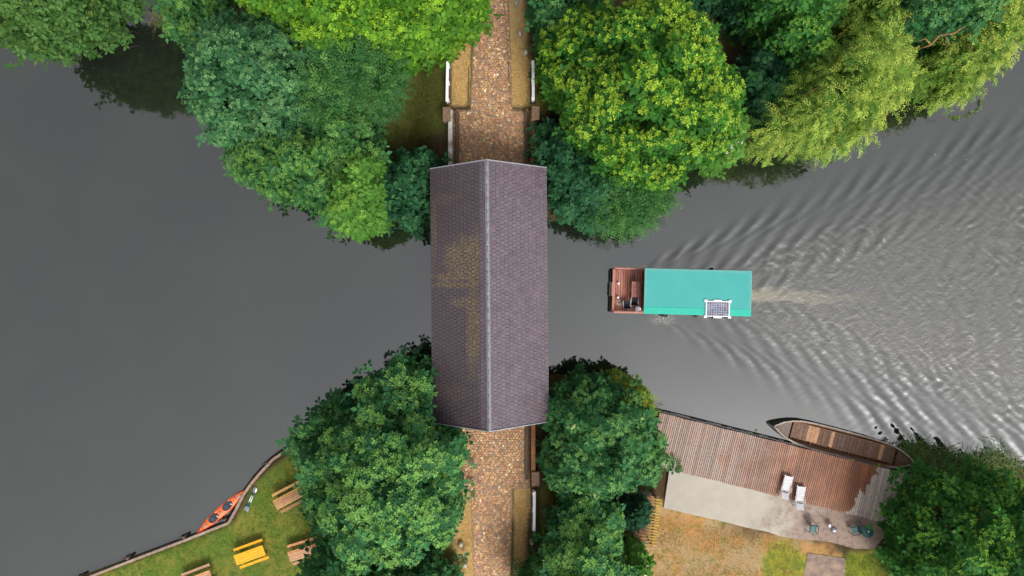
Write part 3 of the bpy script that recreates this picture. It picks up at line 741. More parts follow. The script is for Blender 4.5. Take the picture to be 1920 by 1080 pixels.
plant('tree', 'feathery dark green tree tucked below the lime-green crown', 'tree', [(610,105),(690,95),(742,115),(746,150),(728,190),(705,230),(685,262),(640,265),(600,200)], 8.5, 'fern', 15, GW)
plant('tree', 'mid-green tree leaning over the water between blue-green tree and bridge', 'tree', [(420,300),(480,262),(600,240),(680,230),(735,270),(742,330),(720,400),(690,428),(640,425),(590,402),(540,375),(480,360),(440,345)], 8, 'mid', 16, GW)
plant('bush', 'fresh bright green bush at the water near the bridge, with fan-like shoots', 'bush', [(655,300),(722,288),(738,350),(722,425),(690,446),(652,425),(640,370)], 8.6, 'fresh', 17, GW, skirt=.5)
plant('bush', 'dark blue-green bush against the mossy side of the bridge roof', 'bush', [(742,285),(790,278),(834,292),(836,310),(836,425),(770,432),(728,412),(720,330)], 4.6, 'dark', 18, GW)
plant('tree', 'large golden-tipped round tree beside the bridge', 'tree', [(1022,60),(1064,22),(1130,0),(1200,-6),(1275,5),(1325,60),(1362,112),(1384,170),(1376,236),(1342,296),(1296,318),(1256,342),(1226,356),(1180,346),(1120,335),(1080,285),(1064,240),(1038,200),(1026,150)], 12, 'golden', 19, GW, skirt=.3)
plant('bush', 'white-flowering bush at the water under the golden-tipped tree', 'bush', [(1310,230),(1385,215),(1392,250),(1360,310),(1335,320),(1305,300)], 7.4, 'fresh', 20, GW, flowers=((.8,.78,.7), 26, 0), skirt=.4)
plant('bush', 'dark green bush squeezed between bridge roof and golden-tipped tree', 'bush', [(1000,240),(1060,238),(1120,300),(1145,370),(1130,422),(1080,432),(1035,412),(1018,330),(1000,312)], 6, 'dark', 21, GW)
plant('bush', 'feathery green bush hanging over the water below the golden-tipped tree', 'bush', [(1100,335),(1200,330),(1250,355),(1242,382),(1200,412),(1150,428),(1105,405)], 5.2, 'fern', 22, GW)
plant('tree', 'dark green tree at the top edge between road and golden-tipped tree', 'tree', [(1000,-70),(1120,-70),(1115,30),(1055,92),(1020,112),(1004,40)], 8.5, 'elder', 23, GW)
plant('bush', 'low dark green thicket at the top edge behind the golden-tipped tree', 'bush', [(1262,-60),(1420,-60),(1420,45),(1388,80),(1366,32),(1290,16)], 4, 'dark', 24, GW)
plant('tree', 'bright mid-green tree at the top edge above the yellow willow', 'tree', [(1402,-60),(1552,-60),(1556,40),(1532,98),(1482,128),(1430,112),(1402,55)], 10, 'small', 25, GW)
plant('bush', 'very dark bush between golden-tipped tree and yellow willow', 'bush', [(1372,140),(1420,90),(1490,100),(1500,170),(1450,220),(1400,260),(1372,210)], 5, 'dark', 26, GW)
plant('willow', 'large yellow-green willow trailing over the water', 'willow', [(1388,258),(1440,215),(1490,160),(1545,105),(1590,85),(1645,92),(1680,115),(1698,148),(1672,192),(1632,232),(1600,266),(1560,290),(1515,282),(1470,296),(1425,292),(1394,282)], 9, 'willow', 27, GW, extra=[[(((1508,180,7.5),(1518,172,7.8),(1532,165,8.0)), .09), (((1520,250,5),(1530,232,6),(1552,222,6.6)), .1)]])
plant('willow', 'smaller olive willow behind the large yellow-green willow, at the top edge', 'willow', [(1535,-50),(1645,-50),(1668,60),(1625,105),(1560,92)], 7, 'willow', 28, GW)
plant('tree', 'broad dark green tree at the top edge between the willows', 'tree', [(1632,-70),(1885,-70),(1860,20),(1805,62),(1740,85),(1690,100),(1650,62)], 11, 'elder', 29, GW)
plant('willow', 'yellow-green willow with bare orange limbs at the bank near the corner', 'willow', [(1695,120),(1760,80),(1815,50),(1862,0),(1885,-30),(1895,30),(1878,85),(1838,122),(1802,160),(1768,185),(1736,182),(1712,150)], 6, 'willow', 30, GW,
      extra=[[(((1725,90,5.6),(1745,84,6.2),(1762,66,6.8),(1790,62,7.2),(1815,45,7.6)), .13), (((1745,84,6.2),(1735,72,6.5),(1722,78,6.6)), .07), (((1770,66,6.8),(1780,82,6.6),(1772,92,6.4)), .07)]])
plant('willow', 'dark willow cut off by the top corner', 'willow', [(1892,-60),(2010,-60),(1990,62),(1918,74),(1890,30)], 7, 'willow', 31, GW)
plant('tree', 'big round maple-leaved tree against the lower bridge gable', 'tree', [(690,695),(740,676),(800,668),(822,760),(845,800),(893,812),(884,850),(864,872),(860,940),(866,985),(832,1005),(800,1040),(740,1062),(650,1040),(618,980),(614,900),(624,820),(658,762),(682,740)], 11, 'maple', 32, GS, skirt=.3)
plant('tree', 'small pale-shooted tree leaning to the water beside the big maple-leaved tree', 'tree', [(562,808),(580,768),(612,775),(640,742),(690,770),(670,850),(660,940),(645,1000),(600,990),(574,945),(560,905),(570,850)], 6.5, 'elder', 33, GS)
plant('tree', 'dark green tree at the bottom edge below the big maple-leaved tree', 'tree', [(560,1065),(595,1002),(650,982),(720,1008),(790,1010),(835,1042),(860,1150),(550,1150)], 9.5, 'elder', 34, GS)
plant('tree', 'dense dark green tree between the lower gable and the jetty', 'tree', [(1028,742),(1070,702),(1110,697),(1150,712),(1192,742),(1228,790),(1254,850),(1248,892),(1205,918),(1150,935),(1090,932),(1040,908),(1012,882),(1008,820),(1022,790)], 8, 'elder', 35, GS, flowers=((.45,.5,.2), 14, 0))
plant('bush', 'small yellowish bush at the water above the dense dark tree', 'bush', [(1120,722),(1150,700),(1200,730),(1218,762),(1180,785),(1140,765)], 5, 'yellowish', 36, GS, holes=.15)
plant('tree', 'feathery green tree at the bottom edge beside the slatted pergola', 'tree', [(1038,930),(1100,912),(1150,918),(1156,950),(1158,1000),(1174,1040),(1174,1140),(1035,1140),(1030,1040)], 8, 'maple', 37, GS)
plant('bush', 'white-flowering bush at the bottom beside the dry lawn', 'bush', [(1150,1015),(1190,1022),(1206,1055),(1198,1092),(1150,1090)], 5.6, 'fresh', 38, GS, flowers=((.85,.84,.76), 26, 0), skirt=.4)
plant('bush', 'lowest fern-like bush at the bottom edge beside the road', 'bush', [(965,1130),(985,1068),(1012,1044),(1055,1070),(1075,1130)], 5, 'fern', 39, GS)
plant('tree', 'wide small-leaved tree in the bottom corner beside the jetty', 'tree', [(1680,968),(1692,928),(1712,900),(1745,880),(1800,886),(1870,898),(1945,912),(2000,960),(1990,1140),(1705,1140),(1676,1060),(1674,1015)], 9, 'small', 40, GS)
plant('bush', 'small dark fir-like bush poking over the slatted pergola', 'bush', [(1168,945),(1206,936),(1214,946),(1198,956),(1212,970),(1196,982),(1174,984)], 3.6, 'fir', 41, GS)

# reeds, tufts and leafy stems at the water
def tuft(name, lab, cat, px, py, n, L, cols, seed, spread, z=None, group=None, kind=None, ell=None):
    R = np.random.default_rng(seed); p = on_land(px, py); z0 = max(p.z, 0.0) if z is None else z
    if ell is None: off = R.normal(0, spread, (n, 2))
    else:
        t = R.uniform(-1, 1, n); off = t[:, None]*np.array(ell)+R.normal(0, spread, (n, 2))
    a = R.uniform(0, 6.28, n); le = R.uniform(.3, 1.1, n); Ln = L*R.uniform(.5, 1.1, n); V = []
    d0 = np.column_stack([np.cos(a)*np.cos(le), np.sin(a)*np.cos(le), np.sin(le)]); sd = np.column_stack([-np.sin(a), np.cos(a), 0*a]); w = (.028*R.uniform(.7, 1.4, n))[:, None]
    b = np.column_stack([off, np.zeros(n)]); q = b.copy(); d = d0.copy(); segs = []
    for i in range(3):
        ww = w*(1-.3*i); w2 = w*(1-.3*(i+1)); e = q+d*(Ln/3)[:, None]
        segs.append(np.stack([q-sd*ww, q+sd*ww, e+sd*w2, e-sd*w2], 1)); q = e; d = unit(d-np.array([0, 0, .45]))
    V = np.stack(segs, 1).reshape(-1, 3); C = np.repeat(np.array(cols)[R.integers(0, len(cols), n)]*R.uniform(.7, 1.3, (n, 1)), 12, 0)
    o = link(name, np_mesh(name, V, np.arange(len(V)).reshape(-1, 4), LEAF, C), None, (p.x, p.y, z0)); tag(o, lab, cat, group, kind); return o
tuft('grass_tuft', 'bright green spiky grass tuft at the corner of the jetty', 'grass tuft', 1212, 776, 260, 1.1, [(.13,.25,.03),(.2,.3,.05)], 50, .18, .45)
R_ = [(.07,.15,.04),(.11,.18,.05),(.2,.2,.08),(.05,.11,.04)]
tuft('reeds', 'green reeds growing along the bank behind the wooden barge', 'reeds', 1800, 868, 1500, 1.1, R_, 51, .45, .15, None, 'stuff', ell=(4.4, -.6))
tuft('reed_clump', 'loose reed clump at the stern of the wooden barge', 'reeds', 1700, 838, 160, .9, R_[:2], 52, .35, .02)
tuft('reed_clump', 'sparse reed clump in the glittering water near the bottom corner tree', 'reeds', 1850, 850, 120, .8, R_, 53, .5, .02)
tuft('grass_tuft', 'yellow-green weed on the barge gunwale nearest its middle', 'weed', 1571, 855, 26, .35, [(.3,.32,.03)], 54, .09, .62)
tuft('grass_tuft', 'yellow-green weed on the barge gunwale nearest its stern', 'weed', 1625, 867, 30, .38, [(.25,.3,.03)], 55, .11, .62)
tuft('grass_tuft', 'brown-green straw tuft leaning over the dark inlet', 'grass tuft', 330, 55, 90, 1.3, [(.2,.14,.06),(.1,.14,.04)], 56, .3, .4)
def sprig(name, lab, px, py, pts, z, seed, col=(.07,.17,.04), cat='plant'):
    """leafy stem lying or climbing along pixel points"""
    R = np.random.default_rng(seed); root = empty(name, W(px, py, z), 0, lab, cat); o = W(px, py, z); mb = MB(); P = []
    for line in pts:
        L3 = [W(x, y, z)-o+Vector((0, 0, .03+.05*i)) for i, (x, y) in enumerate(line)]; mb.tube(L3, .012, 5)
        for i in range(len(L3)-1):
            for t in np.linspace(0, 1, 7): P.append(np.array(L3[i].lerp(L3[i+1], t))+R.normal(0, .06, 3)*np.array([1, 1, .3]))
    mb.build('stem', BARK, root); P = np.array(P)
    if col:
        V = rosettes(R, P, np.array([[0, 0, 1.]])+R.normal(0, .3, P.shape), 4, .13, .55, .2)
        link('foliage', np_mesh('foliage', V, np.arange(len(V)).reshape(-1, 4), LEAF, np.tile(np.array([col]), (len(V), 1))*R.uniform(.7, 1.3, (len(V)//4, 1)).repeat(4, 0)), root)
sprig('leafy_shoot', 'leafy green shoots creeping onto the jetty planks', 1266, 866, [[(1258,878),(1262,864),(1260,853)], [(1268,884),(1275,874),(1272,862)], [(1272,886),(1277,880)]], .80, 60)
sprig('floating_weed', 'small green weed with twigs floating below the corner willow', 1790, 222, [[(1783,216),(1790,224),(1796,220)], [(1796,222),(1818,214),(1836,205),(1840,188)]], .0, 61, (.12,.2,.05))
sprig('floating_branch', 'pale forked twig floating in the dark inlet', 240, 80, [[(223,72),(236,88),(244,82),(248,66)], [(236,90),(262,86)], [(250,58),(262,64)]], .0, 62, None)
sprig('fallen_branch', 'reddish bare twig sticking out over the water beside the jetty', 1228, 763, [[(1221,766),(1234,760),(1246,756)], [(1234,760),(1244,759)]], .25, 63, None)

# lawn blades
def blades(name, poly, n, L, cols, seed, lab, zref=.7):
    R = np.random.default_rng(seed); q = wpoly(poly, zref); A = np.array(q); P = R.uniform(A.min(0), A.max(0), (n, 2)); P = P[pip(P+R.normal(0, .13, P.shape)+.12*vnoise(P, .4)[:, None], q)]; n = len(P)
    cl = .5+.5*vnoise(P, .5); z = land_height(P)-.01; a = R.uniform(0, 6.28, n); Ln = L*R.uniform(.5, 1.2, n)*(.6+.8*np.clip(cl, 0, 1)); w = .012+.012*R.uniform(0, 1, n)
    b = np.column_stack([P, z]); sd = np.column_stack([-np.sin(a), np.cos(a), 0*a])*w[:, None]; le = R.uniform(.25, 1.2, n)
    d = np.column_stack([np.cos(a)*np.cos(le), np.sin(a)*np.cos(le), np.sin(le)])
    V = np.stack([b-sd, b+sd, b+d*Ln[:, None]*.6+sd*.8, b+d*Ln[:, None]], 1).reshape(-1, 3)
    ci = R.integers(0, len(cols), n); C = np.array(cols)[ci]*R.uniform(.7, 1.25, (n, 1))
    o = link(name, np_mesh(name, V, np.arange(len(V)).reshape(-1, 4), LEAF, np.repeat(C, 4, 0))); tag(o, lab, 'grass', None, 'stuff')
blades('grass', [(60,1130),(345,1024),(440,990),(466,940),(490,902),(570,838),(660,800),(660,1150)], 60000, .11, [(.11,.21,.025),(.16,.25,.03),(.08,.17,.02),(.28,.27,.05)], 70, 'short mown green lawn around the picnic tables')
blades('grass', [(735,130),(838,120),(836,255),(720,260)], 12000, .1, [(.11,.13,.025),(.16,.13,.04),(.07,.11,.02)], 71, 'patchy brownish grass beside the flaking white parapet', 1.8)
blades('grass', [(1235,965),(1450,1012),(1505,1020),(1505,1130),(1205,1130),(1205,1030)], 24000, .1, [(.48,.27,.10),(.36,.2,.08),(.22,.24,.05),(.52,.36,.18)], 72, 'dry orange-brown lawn below the concrete terrace')
blades('grass', [(1585,1045),(1700,1040),(1700,1130),(1575,1130)], 6000, .1, [(.10,.18,.02),(.16,.22,.03)], 73, 'green lawn strip beside the bottom corner tree')
for i, q in enumerate(([(848,80),(882,66),(878,204),(850,204)], [(950,80),(990,100),(996,204),(960,204)], [(860,908),(888,908),(892,1100),(852,1100)], [(964,908),(998,908),(982,1000),(985,1100),(968,1100)])):
    blades('grass', q, 9000, .09, [(.64,.44,.18),(.52,.34,.13),(.70,.54,.27)], 74+i, ['straw-coloured verge beside the upper flaking parapet', 'straw-coloured verge beside the upper rust parapet', 'straw-coloured verge beside the round tree below the bridge', 'straw-coloured verge beside the lower clear-standing railing'][i], 2.0)

# ------------------------------------------------------------------ houseboat
REDWOOD = M('redwood_plank', (.40, .16, .115), (.29, .105, .075), 3, .5, rnd=.2, stretch=(6, .6, 1))
REDDARK = M('redwood_rail', (.42, .17, .13), (.33, .12, .09), 4, .5, rnd=.12)
TEAL = None
def teal_mat():
    m, t, p = new_mat('teal_roofing'); v = nd(t, 'TexCoord').outputs['Object']
    sep = nd(t, 'SeparateXYZ'); t.links.new(v, sep.inputs[0])
    n = noise(t, v, 1.6, 5, .65); e = math_(t, 'MINIMUM', math_(t, 'SUBTRACT', 3.72, math_(t, 'ABSOLUTE', sep.outputs[0])), math_(t, 'SUBTRACT', 1.58, sep.outputs[1]))
    worn = ramp(t, math_(t, 'ADD', e, math_(t, 'MULTIPLY', n, .45)), .48, .22)
    c = mix(t, ramp(t, noise(t, v, .7, 4), .3, .7), (.024, .25, .237), (.03, .27, .255))
    c = mix(t, math_(t, 'MULTIPLY', worn, .6), c, (.11, .28, .245))
    c = mix(t, ramp(t, noise(t, v, 40, 2), .4, .7, 0, .15), c, (.022, .21, .18))
    t.links.new(c, p.inputs['Base Color']); p.inputs['Roughness'].default_value = .65; bump(t, p, noise(t, v, 2.5, 4), .15, .02); return m
TEAL = teal_mat()
TEAL2 = M('fresh_teal_roofing', (.012, .37, .28), (.014, .35, .265), 2, .55, bmp=.1)
HULL = M('dark_hull_paint', (.03, .03, .032), (.05, .045, .04), 3, .5)
CABIN = M('cabin_boarding', (.22, .09, .06), (.14, .06, .04), 4, .6, rnd=.12)
BLACK = M('black_rubber', (.018, .018, .02), (.03, .03, .032), 6, .6)
GREYM = M('grey_metal', (.45, .46, .47), (.36, .37, .38), 6, .35, .7, bmp=.05)
ROPE = M('pale_rope', (.62, .50, .40), (.5, .4, .3), 20, .9)
GLASS = M('window_glass', (.03, .04, .045), (.02, .03, .035), 3, .08, spec=.8, bmp=0)
boat = empty('houseboat', BOAT, BOAT_RZ, 'houseboat with teal flat roof and red-brown front deck, under way', 'houseboat')
for y in (-1.25, 1.25):
    mb = MB(); rings = []
    for x, w, zt in ((-4.62, .12, .3), (-4.4, .28, .36), (-3.6, .32, .38), (4.5, .32, .38), (4.65, .2, .38)):
        rings.append([(x, y-w, zt), (x, y-w, -.1), (x, y-w*.5, -.38), (x, y+w*.5, -.38), (x, y+w, -.1), (x, y+w, zt)])
    mb.loft(rings, True, True, False).build('float', HULL, boat)
MB().box((0, 0, .44), (9.3, 3.1, .12)).build('deck_frame', HULL, boat)
for k in range(13):
    x = -4.60+(k+.5)*.173
    MB().box((x, 0, .535), (.140, 2.98, .05), 0, .008).build('deck_plank', REDWOOD, boat)
for (y, x0, x1) in ((1.56, -4.62, -2.55), (-1.56, -4.62, -2.55)):
    for z in (.78, 1.02): MB().box(((x0+x1)/2, y, z), (x1-x0, .045, .12)).build('side_board', REDDARK, boat)
    MB().box(((x0+x1)/2, y, 1.30), (x1-x0+.06, .13, .05), 0, .01).build('side_rail', REDDARK, boat)
    for x in (x0+.05, (x0+x1)/2, x1-.08): MB().box((x, y, .94), (.08, .08, .72)).build('rail_post', REDDARK, boat)
for (y0, y1, z, mm) in ((.60, 1.5, 1.0, CABIN), (-1.5, -.42, 1.0, CABIN)):
    MB().box((-4.68, (y0+y1)/2, z-.18), (.05, y1-y0, .58)).build('front_board', mm, boat)
    MB().box((-4.68, (y0+y1)/2, z+.14), (.14, y1-y0, .05), 0, .01).build('front_rail', REDDARK, boat)
gate = empty('front_gate', (-4.72, .09, .55)); gate.parent = boat
MB().box((0, 0, .3), (.05, .96, .46)).build('gate_board', REDDARK, gate); MB().box((0, 0, .56), (.17, .98, .05), 0, .01).build('gate_rail', REDDARK, gate)
# cabin
for y in (1.42, -1.42):
    for k in range(18): MB().box((-2.5+(k+.5)*6.95/18, y, 1.46), (6.95/18-.012, .05, 1.8)).build('cabin_board', CABIN, boat)
    for x in (-1.2, .6, 2.6):
        w = MB().box((x, y*1.02, 1.65), (.9, .06, .7)).build('window', WHITEP, boat); MB().box((x, y*1.045, 1.65), (.8, .03, .6)).build('pane', GLASS, w)
for x in (-2.5, 4.45):
    for k in range(8): MB().box((x, -1.4+(k+.5)*.35, 1.46), (.05, .335, 1.8)).build('cabin_board', CABIN, boat)
d = MB().box((-2.54, .3, 1.4), (.05, .8, 1.65)).build('door', GLASS, boat); MB().tube([(-2.58, .62, 1.35), (-2.62, .62, 1.35), (-2.62, .62, 1.5)], .012, 6).build('handle', GREYM, d)
RX = .98
MB().box((0, .24, 0), (7.46, 2.68, .10), 0, .012).build('roof', TEAL, boat, (RX, 0, 2.56))
MB().box((0, -1.345, 0), (7.46, .485, .10), 0, .012).build('roof_strip', TEAL2, boat, (RX, 0, 2.557))
MB().box((RX, 0, 2.46), (7.3, 3.1, .07)).build('roof_beam', HULL, boat)
for dx, y in ((-.9, -1.72), (-.72, -1.74)): MB().lathe((dx, y, .15), [(.02, 0), (.11, .05), (.12, .3), (.11, .5), (.02, .55)], 12).build('fender', BLACK, boat)
for dx in (3.05, 3.2): MB().lathe((dx, -1.74, .2), [(.02, 0), (.1, .05), (.11, .3), (.1, .5), (.02, .55)], 12).build('fender', BLACK, boat)
tag(MB().lathe((3.85, -1.74, .2), [(.02, 0), (.1, .06), (.11, .3), (.1, .42), (.02, .5)], 12).build('fender', M('blue_plastic', (.03, .22, .38), None, 5, .4), boat), 'blue fender')
for y in (1.45, -1.5): MB().tube([(-4.74, y, .15), (-4.76, y, .4), (-4.72, y, .55)], [.07, .09, .06], 10).build('corner_buffer', BLACK, boat)
# solar panel on the roof
sp = empty('solar_panel', (0, 0, 0), BOAT_RZ, 'framed blue solar panel with white corner brackets on the teal roof', 'solar panel')
spl = Matrix.Rotation(BOAT_RZ, 3, 'Z') @ Vector((2.36, -1.12, 2.615)); sp.location = BOAT+spl
PV = M('solar_cell', (.10, .13, .22), (.16, .12, .15), 5, .25, rnd=.35, spec=.6, bmp=0)
MB().box((0, 0, .05), (1.60, 1.0, .03)).build('backing', M('panel_backing', (.55, .6, .66), None, 4, .4, bmp=0), sp)
cell = MB().box((0, 0, 0), (.148, .148, .008)).mesh('cell', PV)
for i in range(9):
    for j in range(6): link('cell', cell, sp, (-.672+i*.168, -.40+j*.16, .069))
for a, b in (((0, .515), (1.66, .045)), ((0, -.515), (1.66, .045)), ((.81, 0), (.045, 1.03)), ((-.81, 0), (.045, 1.03))): MB().box((a[0], a[1], .055), (b[0], b[1], .05)).build('frame', WHITEP, sp)
for x in (-.84, .84):
    for y in (-.55, .55): MB().box((x, y, .045), (.2, .17, .09), 0, .02).build('corner_bracket', WHITEP, sp)
for y in (-.585, .585): MB().box((0, y, .04), (.55, .11, .08), 0, .02).build('edge_bracket', WHITEP, sp)
# things on the front deck
def on_boat(px, py, z): p = W(px, py, z); return p
DZ = .56
tb = empty('deck_table', on_boat(1192, 542.5, 1.25), BOAT_RZ, 'red-brown rectangular wooden table on the houseboat deck', 'table'); tb.location.z = DZ
for k in range(4): MB().box((-.225+k*.15, 0, .72), (.142, 1.12, .04), 0, .006).build('top_board', REDDARK, tb)
for x in (-.24, .24):
    for y in (-.46, .46): MB().box((x, y, .35), (.07, .07, .70)).build('leg', REDDARK, tb)
BLKF = M('black_mesh_fabric', (.014, .018, .024), (.022, .026, .032), 30, .8)
def deck_chair(px, py, rz, lab):
    c = empty('deck_chair', on_boat(px, py, 1.1), rz, lab, 'chair', 'black chairs on the houseboat deck'); c.location.z = DZ
    MB().box((0, .02, .44), (.46, .46, .035), 0, .01).build('seat', BLKF, c)
    MB().box((0, -.27, .70), (.46, .035, .52), 0, 0, Matrix.Rotation(rad(16), 3, 'X')).build('backrest', BLKF, c)
    for x in (-.26, .26):
        MB().tube([(x, .24, 0), (x, .22, .62), (x, -.02, .66), (x, -.27, .64)], .018, 6).build('arm', GREYM, c)
        MB().box((x, .02, .672), (.05, .46, .025), 0, .006).build('armrest', GREYM, c)
        MB().tube([(x, -.36, 0), (x, -.24, .45), (x, -.34, .95)], .016, 6).build('leg', GREYM, c)
deck_chair(1175, 570, rad(4), 'black chair with pale arms nearer the houseboat bow')
deck_chair(1190, 564, rad(-4), 'black chair tucked against the end of the deck table')
for (x, y, l) in ((1160, 531, 'white deck lantern on the houseboat bow, farther from the chairs'), (1159, 557.5, 'white deck lantern on the houseboat bow, beside the coiled rope')):
    p = on_boat(x, y, .8); g = empty('deck_lantern', (p.x, p.y, DZ), 0, l, 'lantern', 'deck lanterns')
    MB().lathe((0, 0, 0), [(.05, 0), (.05, .02), (.02, .03), (.02, .12)], 12).build('foot', GREYM, g); MB().lathe((0, 0, .12), [(.02, 0), (.075, .03), (.09, .09), (.07, .15), (.02, .17)], 14).build('globe', WHITEP, g)
cr = on_boat(1161, 567, .6); mb = MB()
pts = []
for i in range(60): a = i*.42; r = .09+.16*i/60; pts.append((r*math.cos(a)+.05*math.sin(i*.7), r*math.sin(a)*.9, .02+.0006*i))
pts += [(-.3, -.1, .03), (-.42, -.35, .03)]
tag(MB().tube(pts, .014, 6).build('coiled_rope', ROPE, None, (cr.x, cr.y, DZ)), 'pale rope lying in loose coils on the houseboat bow', 'rope')
bp = on_boat(1198, 585, 1.1); mb = MB(); mb.lathe((0, 0, 0), [(.2, 0), (.24, .08), (.2, .2), (.09, .27), (.03, .3)], 12)
tag(mb.build('white_bag', WHITEP, None, (bp.x, -1.46-.02, DZ), (0, 0, .4)), 'white bag at the deck rail next to the cabin corner', 'bag')

# ------------------------------------------------------------------ wooden barge
GREYW = M('weathered_gunwale', (.36, .30, .26), (.22, .18, .15), 5, .85)
BROWNW = M('barge_wood', (.15, .075, .045), (.085, .05, .035), 4, .8, rnd=.2)
BROWNL = M('pale_barge_plank', (.40, .22, .12), (.30, .16, .085), 4, .75, rnd=.1)
a0, a1 = W(1449, 797.5, .5), W(1712, 867, .5); ax = a1-a0; BLn = ax.length; brz = math.atan2(ax.y, ax.x)
barge = empty('wooden_barge', (a0.x, a0.y, 0), brz, 'old pointed wooden barge moored along the jetty', 'barge')
us = [0, .25, .7, 1.3, 2.0, 3.0, 4.5, 6.0, 7.5, 8.6, 9.4, 10.0, BLn]; hwv = [.03, .2, .46, .70, .86, .93, .95, .95, .93, .86, .66, .38, .04]
outer, inner_ = [], []
for u, h_ in zip(us, hwv):
    sh = .50+.16*((u-BLn/2)/(BLn/2))**2+(.12 if u < .3 else 0); b_ = h_*.72
    outer.append([(u, -h_, sh), (u, -h_*.95, .1), (u, -b_, -.14), (u, b_, -.14), (u, h_*.95, .1), (u, h_, sh)])
    hi = max(h_-.06, .01); bi = max(b_-.06, .008); inner_.append([(u, hi, sh-.005), (u, bi, .10), (u, -bi, .10), (u, -hi, sh-.005)])
mb = MB(); mb.loft(outer, False, True, False); mb.build('hull', HULL, barge)
mb = MB(); mb.loft(inner_[1:-1], False, False, False); mb.build('inner_planking', BROWNW, barge)
for sg in (-1, 1):
    rings = []
    for u, h_ in zip(us, hwv):
        sh = .50+.16*((u-BLn/2)/(BLn/2))**2+(.12 if u < .3 else 0); rings.append([(u, sg*(h_+.03), sh-.01), (u, sg*(h_+.03), sh+.035), (u, sg*max(h_-.075, .0), sh+.035), (u, sg*max(h_-.075, .0), sh-.01)])
    MB().loft(rings, True, True, False).build('gunwale', GREYW, barge)
mb = MB(); mb.add([(.15, .12, .60), (.15, -.12, .60), (1.28, -.60, .55), (1.28, .60, .55)], [(0, 1, 2, 3)]); mb.build('bow_deck', M('bow_deck_wood', (.16, .12, .10), (.10, .08, .07), 4, .8), barge)
mb = MB(); mb.add([(9.25, .62, .50), (9.25, -.62, .50), (BLn-.25, -.1, .62), (BLn-.25, .1, .62)], [(0, 1, 2, 3)]); mb.build('stern_deck', BROWNW, barge)
npk = 27; u0, u1 = 1.42, 9.1
for k in range(npk):
    u = u0+(k+.5)*(u1-u0)/npk; pale = k in (4, 5, 6, 10, 23)
    MB().box((u, .10, .46+random.uniform(-.006, .006)), ((u1-u0)/npk-.012, 1.12, .04), 0, .006).build('plank', BROWNL if pale else BROWNW, barge)
for y in (-.47, .67): MB().box(((u0+u1)/2, y, .42), (u1-u0, .05, .06)).build('stringer', BROWNL if y > 0 else BROWNW, barge)
for k in range(6): MB().box((1.6+k*1.45, 0, .25), (.08, 1.75 if 0 < k < 5 else 1.5, .08)).build('rib', BROWNW, barge)

# ------------------------------------------------------------------ jetty, terrace
def jetty_mat():
    m, t, p = new_mat('jetty_plank'); v = pos(t); tc = nd(t, 'TexCoord').outputs['Object']
    mp = nd(t, 'Mapping'); mp.inputs['Rotation'].default_value = (0, 0, -JRZ); mp.inputs['Location'].default_value = (0, 0, 0); t.links.new(v, mp.inputs[0])
    sep = nd(t, 'SeparateXYZ'); t.links.new(mp.outputs[0], sep.inputs[0])
    u = math_(t, 'SUBTRACT', sep.outputs[0], JU0); n = noise(t, v, .9, 5, .6)
    r = nd(t, 'ObjectInfo').outputs['Random']
    mp2 = nd(t, 'Mapping'); mp2.inputs['Rotation'].default_value = (0, 0, -JRZ); mp2.inputs['Scale'].default_value = (5, .7, 1); t.links.new(v, mp2.inputs[0])
    mp2.vector_type = 'POINT'
    grain = noise(t, mp.outputs[0], 5, 4)
    oldc = mix(t, ramp(t, n, .35, .65), (.225, .16, .13), (.24, .145, .105))
    wet = mix(t, ramp(t, n, .3, .65), (.235, .082, .03), (.155, .053, .022))
    dryc = (.44, .36, .315)
    w1 = ramp(t, math_(t, 'ADD', u, math_(t, 'MULTIPLY', math_(t, 'SUBTRACT', n, .5), 9.0)), 4.0, 11.5)
    c = mix(t, w1, oldc, wet)
    n2 = noise(t, v, 1.3, 4, .55)
    edge = math_(t, 'ADD', math_(t, 'ADD', u, math_(t, 'MULTIPLY', math_(t, 'SUBTRACT', n2, .5), 2.6)), math_(t, 'MULTIPLY', math_(t, 'SUBTRACT', sep.outputs[1], JV0), -.38))
    c = mix(t, ramp(t, edge, 16.3, 16.45), c, dryc)
    c = mix(t, ramp(t, grain, .45, .75, 0, .35), c, (.12, .06, .035))
    hv = nd(t, 'HueSaturation'); t.links.new(c, hv.inputs['Color']); t.links.new(ramp(t, r, 0, 1, .8, 1.2), hv.inputs['Value']); t.links.new(hv.outputs[0], p.inputs['Base Color'])
    rr = ramp(t, edge, 16.3, 16.45, .5, .8); t.links.new(rr, p.inputs['Roughness']); bump(t, p, grain, .3, .01); return m
JZ = .72
jA, jB = W(1237, 773.5, JZ), W(1674, 882, JZ); jd = (jB-jA).normalized(); JRZ = math.atan2(jd.y, jd.x); JL = (jB-jA).length+.9; JWD = 3.82
rotm = Matrix.Rotation(-JRZ, 3, 'Z'); q0 = rotm @ jA; JU0, JV0 = q0.x, q0.y
JM = jetty_mat()
jetty = empty('wooden_jetty', (jA.x, jA.y, 0), JRZ, 'long plank jetty, partly wet, between the river and the concrete terrace', 'jetty')
npl = 124; pt = JL/npl
for k in range(npl):
    mb = MB().box((0, -JWD/2, 0), (pt-.028, JWD+.04*math.sin(k*12.9), .045), 0, .006)
    mb.build('plank', JM, jetty, ((k+.5)*pt, random.uniform(-.012, .012), JZ-.022+random.uniform(-.003, .003)))
for y in (-.12, -JWD/2, -JWD+.15): MB().box((JL/2, y, JZ-.13), (JL-.1, .12, .16)).build('bearer', HULL, jetty)
MB().box((JL/2, .09, JZ-.2), (JL, .06, .28)).build('fascia', HULL, jetty)
for k in range(8): MB().tube([(.3+k*JL/7.6, .05, -1.2), (.3+k*JL/7.6, .05, JZ-.08)], .09, 8).build('pile', HULL, jetty)
